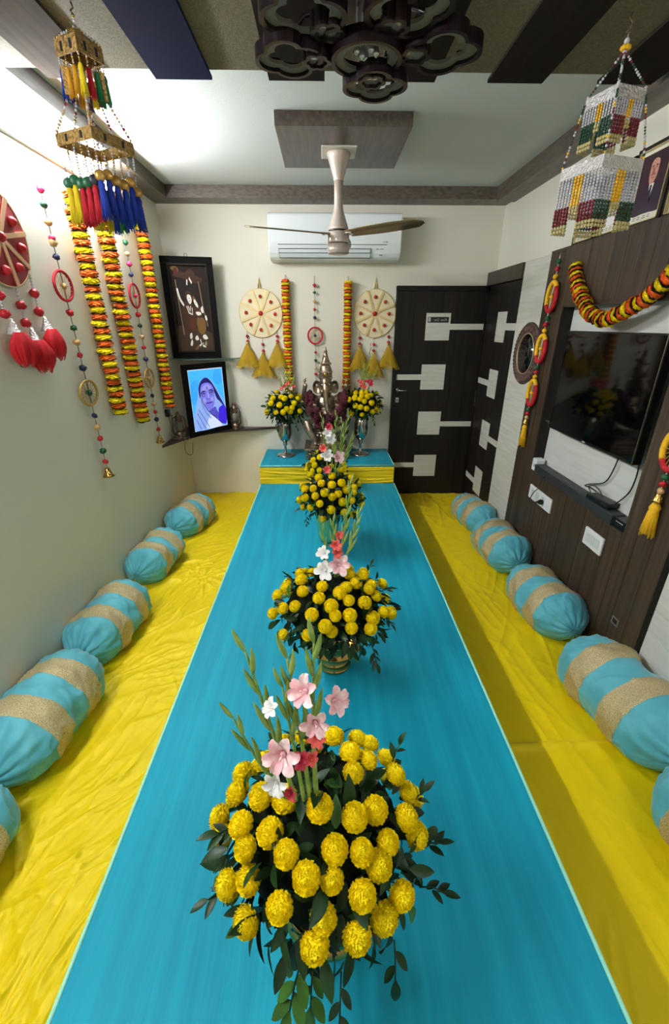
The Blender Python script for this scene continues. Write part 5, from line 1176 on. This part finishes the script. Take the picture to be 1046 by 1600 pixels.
# ------------------------------------------------------------------ corner shelves, lanterns
cs = tag(MB().prism([(q.x, q.y) for q in spline([(XL, 3.49, 0), (-1.278, 3.684, 0), (-1.206, 3.822, 0), (-1.11, 3.95, 0), (-.966, 4.04, 0), (-.735, 4.115, 0), (-.46, YB, 0)], 5)][:]+[(XL, YB)], .832, .853).build('corner_shelf', 'shelf_wood'), 'dark curved wooden shelf across the left back corner, under the portrait', 'shelf')
gs = thing('glass_shelf', 'clear glass corner shelf between the inlay picture and the portrait', 'shelf', (XL, YB, 1.488))
MB().prism([(0, 0), (0, -.22), (.06, -.24), (.3, -.22), (.52, -.1), (.59, -.0)], 0, .008).build('glass_panel', 'clear_glass', gs)
MB().tube([(0.001, -.22, .004), (.06, -.24, .004), (.3, -.22, .004), (.52, -.1, .004), (.585, -.002, .004)], .0035, 6).build('glass_edge', 'glass_edge', gs)
for x in (.12, .5): MB().box((x-.012, -.03, -.012), (x+.012, 0, 0)).build('shelf_clip', 'steel', gs)
def lantern(label, x, y, rz, k=1.0):
    t = thing('lantern', label, 'lantern', (x, y, .853), rz)
    MB().lathe([(r*k, z*k) for r, z in ((.05, 0), (.052, .008), (.046, .014), (.05, .024), (.048, .05), (.03, .058), (.026, .066))], 24).build('oil_tank', 'lantern_metal', t)
    MB().lathe([(r*k, z*k) for r, z in ((.026, .066), (.036, .085), (.04, .11), (.036, .14), (.026, .158))], 20).build('glass_globe', 'frosted_grey', t)
    for i in range(4):
        a = pi/4+i*pi/2; MB().tube([(.03*k*cos(a), .03*k*sin(a), .066*k), (.044*k*cos(a), .044*k*sin(a), .11*k), (.03*k*cos(a), .03*k*sin(a), .158*k)], .002*k, 5).build('globe_guard', 'lantern_metal', t)
    MB().lathe([(r*k, z*k) for r, z in ((.03, .158), (.034, .168), (.026, .18), (.032, .192), (.03, .205), (.018, .218), (.012, .235), (.016, .242), (.006, .25))], 20).build('chimney_cap', 'lantern_metal', t)
    for s in (-1, 1): MB().tube([(s*.04*k, 0, .03*k), (s*.058*k, 0, .06*k), (s*.058*k, 0, .16*k), (s*.048*k, 0, .195*k), (s*.026*k, 0, .205*k)], .006*k, 8).build('air_tube', 'lantern_metal', t)
    MB().tube([(-.056*k, 0, .15*k), (-.05*k, .035*k, .2*k), (0, .05*k, .225*k), (.05*k, .035*k, .2*k), (.056*k, 0, .15*k)], .0025*k, 5).build('bail_handle', 'steel', t)
    return t
lantern('small brown metal oil lantern left of the glowing portrait', -1.285, 3.76, R(30), .92)
lantern('small brown metal oil lantern right of the glowing portrait', -.862, 4.115, R(-20), .98)
cable('tangled pale cable heaped beside the left lantern and drooping under the shelf', [(-1.335, 3.76, 1.06), (-1.33, 3.72, .97), (-1.335, 3.68, .90), (-1.32, 3.66, .87), (-1.285, 3.7, .862), (-1.26, 3.745, .862), (-1.29, 3.72, .87), (-1.32, 3.7, .88), (-1.28, 3.73, .875), (-1.25, 3.76, .86), (-1.245, 3.745, .84), (-1.255, 3.74, .75), (-1.24, 3.76, .70), (-1.21, 3.79, .70), (-1.2, 3.8, .80)], .003, 'cord_brown')
pl = thing('power_adapter', 'small black adapter plug on the left wall beneath the last garland', 'plug', (XL, 3.69, 1.085))
MB().box((0, -.022, -.03), (.035, .022, .03)).build('case', 'black_plastic', pl, bevel=.004)
MB().tube(spline([(.02, 0, -.03), (.02, .03, -.1), (.018, .05, -.16), (.02, .06, -.2), (.03, .05, -.216)], 6), .003, 6).build('lead', 'cord_brown', pl)

# ------------------------------------------------------------------ seated elephant-headed statue on its pedestal
pdz = .625
pd = thing('statue_pedestal', 'square carved metal pedestal under the statue on the altar', 'pedestal', (.008, 3.975, pdz))
MB().box((-.19, -.16, 0), (.19, .16, .02)).box((-.182, -.152, .02), (.182, .152, .085)).build('carved_block', 'pedestal_metal', pd, bevel=.004)
MB().box((-.202, -.172, .085), (.202, .172, .105)).build('cornice', 'pedestal_metal', pd, bevel=.005)
for i in range(7):
    o = MB().lathe([(.012, 0), (.02, .006), (.014, .014), (.004, .018)], 12, T=Matrix.Translation((-.15+.05*i, -.152, .052)) @ Matrix.Rotation(R(90), 4, 'X')).build('rosette', 'brass', pd)
MB().box((-.15, -.13, .105), (.15, .13, .122)).box((-.136, -.118, .122), (.136, .118, .15)).box((-.115, -.1, .15), (.115, .1, .163)).build('stepped_plinth', 'pedestal_metal', pd, bevel=.004)
mb = MB().lathe([(.1, .163), (.112, .17), (.1, .18), (.085, .195), (.1, .215), (.125, .23), (.12, .24), (.02, .242)], 32, T=Matrix.Diagonal((1.0, .85, 1, 1)))
mb.build('lotus_seat', 'statue_metal', pd)
mb = MB()
for i in range(16):
    a = 2*pi*i/16; mb.sphere((.112*cos(a), .095*sin(a), .205), (.02, .02, .022), 8, 6)
mb.build('lotus_petals', 'statue_metal', pd)

gz = pdz+.236
gn = thing('elephant_headed_statue', 'seated silver statue with an elephant head, tall crown and raised arms', 'statue', (.008, 3.975, gz))
def union(mb, voxel, sm):
    me = mb.mesh('tmp', 'statue_metal'); o = bpy.data.objects.new('tmp', me); col.objects.link(o)
    r = o.modifiers.new('r', 'REMESH'); r.mode = 'VOXEL'; r.voxel_size = voxel; r.use_smooth_shade = True
    s = o.modifiers.new('s', 'SMOOTH'); s.iterations = sm; s.factor = .5
    bpy.context.view_layer.update()
    res = bpy.data.meshes.new_from_object(o.evaluated_get(bpy.context.evaluated_depsgraph_get()))
    bpy.data.objects.remove(o); return res
b = MB()
b.sphere((0, .0, .12), (.115, .1, .115), 20, 14)            # belly
b.sphere((0, .02, .24), (.105, .075, .1), 20, 14)           # chest
b.sphere((0, .02, .04), (.15, .11, .05), 20, 12)            # hips
b.tube([(.06, -.01, .05), (.13, -.05, .075), (.185, -.06, .095), (.16, -.095, .05), (.08, -.12, .025), (.0, -.125, .02)], [.06, .058, .05, .04, .032, .026], 14)   # folded leg
b.tube([(-.06, -.01, .05), (-.13, -.05, .075), (-.178, -.075, .08), (-.15, -.11, .02), (-.11, -.125, -.05), (-.1, -.135, -.075)], [.06, .056, .048, .038, .03, .024], 14)   # hanging leg
b.sphere((-.095, -.155, -.078), (.024, .045, .016), 12, 8)   # foot
for s in (-1, 1):
    b.sphere((s*.105, .02, .29), (.045, .04, .04), 12, 8)   # shoulders
    b.tube([(s*.1, .04, .29), (s*.165, .05, .25), (s*.2, .03, .29), (s*.195, -.0, .36), (s*.185, -.01, .4)], [.034, .03, .027, .022, .018], 12)   # upper rear arms
    b.sphere((s*.184, -.014, .41), (.022, .018, .026), 10, 8)
    b.tube([(s*.105, .0, .28), (s*.16, -.03, .2), (s*.165, -.06, .17), (s*.125, -.12, .19), (s*.105, -.14, .215)], [.036, .032, .03, .025, .02], 12)   # front arms
    b.sphere((s*.1, -.148, .228), (.024, .016, .03), 10, 8)
    for f in range(4):                                        # fingers
        b.tube([(s*(.088+.008*f), -.152, .238), (s*(.086+.009*f), -.158, .258+.004*(f in (1, 2))), (s*(.085+.01*f), -.156, .272+.004*(f in (1, 2)))], [.0065, .006, .005], 6)
b.sphere((0, -.01, .345), (.05, .05, .05), 12, 8)            # neck
b.sphere((0, -.03, .415), (.062, .07, .078), 20, 14)         # head
b.sphere((0, -.06, .445), (.047, .046, .048), 14, 10)          # brow
b.tube([(0, -.085, .42), (0, -.115, .385), (.0, -.125, .33), (.004, -.13, .27), (.012, -.14, .215), (.032, -.15, .185), (.06, -.155, .178), (.082, -.15, .19)], [.038, .031, .025, .021, .017, .0145, .0125, .0105], 14)   # trunk
for s in (-1, 1): b.tube([(s*.035, -.09, .385), (s*.05, -.125, .365), (s*.054, -.15, .368)], [.014, .011, .005], 8)   # tusks
body = place('body', union(b, .0052, 2), gn)
for s in (-1, 1):
    mb = MB(); vs = []; n = 22                                # broad dished ear
    for k, (f, d) in enumerate(((0, .0), (.45, .012), (.85, .004), (1.0, -.012), (.9, -.004), (0, .018))):
        for i in range(n):
            a = 2*pi*i/n; vs.append((s*(.081+.036*f*cos(a)*(1.1 if cos(a) < 0 else 1)), -.03+d, .408+.052*f*sin(a)-.012*f*(sin(a) < 0)))
    mb.add(vs, [(k*n+i, k*n+(i+1) % n, (k+1)*n+(i+1) % n, (k+1)*n+i) for k in range(5) for i in range(n)])
    mb.build('ear', 'statue_metal', gn)
    MB().sphere((s*.03, -.098, .43), (.008, .006, .007), 8, 6).build('eye', 'pearl', gn)
    MB().tube([(s*.186, -.01, .37), (s*.19, -.012, .46), (s*.175, -.012, .475)], .006, 7).sphere((s*.188, -.012, .455), .014, 8, 6).build('held_emblem', 'statue_metal', gn)
    MB().torus((s*.163, .05, .255), .033, .006, 'X', 16, 6).build('armlet', 'brass', gn)
cr = MB().lathe([(.066, .46), (.07, .47), (.074, .5), (.07, .54), (.058, .575), (.045, .59), (.058, .596), (.06, .604), (.048, .612), (.036, .64), (.026, .66), (.03, .664), (.022, .674), (.018, .7), (.02, .704), (.012, .715), (.006, .735), (.002, .74)], 32, T=Matrix.Translation((0, -.015, 0)) @ Matrix.Diagonal((.8, .8, 1, 1)))
crn = cr.build('crown', 'statue_metal', gn)
for zz, r, n in ((.478, .058, 20), (.53, .058, 18), (.598, .047, 16)):
    mb = MB()
    for i in range(n): a = 2*pi*i/n; mb.sphere((r*cos(a), r*sin(a)-.015, zz), .0065, 7, 5)
    mb.build('crown_beads', 'statue_metal', crn)
MB().lathe([(.02, 0), (.016, .006), (.006, .01)], 14, T=Matrix.Translation((0, -.073, .51)) @ Matrix.Rotation(R(90), 4, 'X')).build('crown_jewel', 'brass', crn)
# maroon rose garland draped round the statue
rose = petal_ball(40, 9, lo=-.7, pw=.55, lift=.3, name='rose', mats='rose_maroon', flat=.8)
gar = thing('rose_garland', 'thick maroon flower garland draped over the seated statue', 'garland', (.008, 3.975, gz))
rg = random.Random(5)
for s in (-1, 1):
    for i in range(16):
        q = i/15; x = s*(.15-.10*q+.02*sin(q*5)); z = .345-.25*q; y = -.05-.105*sin(q*pi*.75)
        for d in (-1, 1):
            place('rose', rose, gar, (x+d*.02+rg.uniform(-.008, .008), y+rg.uniform(-.012, .012), z+d*.012), (rg.uniform(1, 2), rg.uniform(-.6, .6), rg.uniform(0, 6)), rg.uniform(.026, .034))
for i in range(26):
    a = rg.uniform(-1, 1); place('rose', rose, gar, (.085*a, -.15+.03*a*a+rg.uniform(-.008, .008), .06+.10*rg.random()), (rg.uniform(1, 2), 0, rg.uniform(0, 6)), rg.uniform(.026, .034))
for i in range(14):
    q = i/13; place('rose', rose, gar, (.17+.015*rg.uniform(-1, 1), -.09+.02*rg.uniform(-1, 1), .18-.2*q), (rg.uniform(1, 2), 0, rg.uniform(0, 6)), rg.uniform(.022, .028))
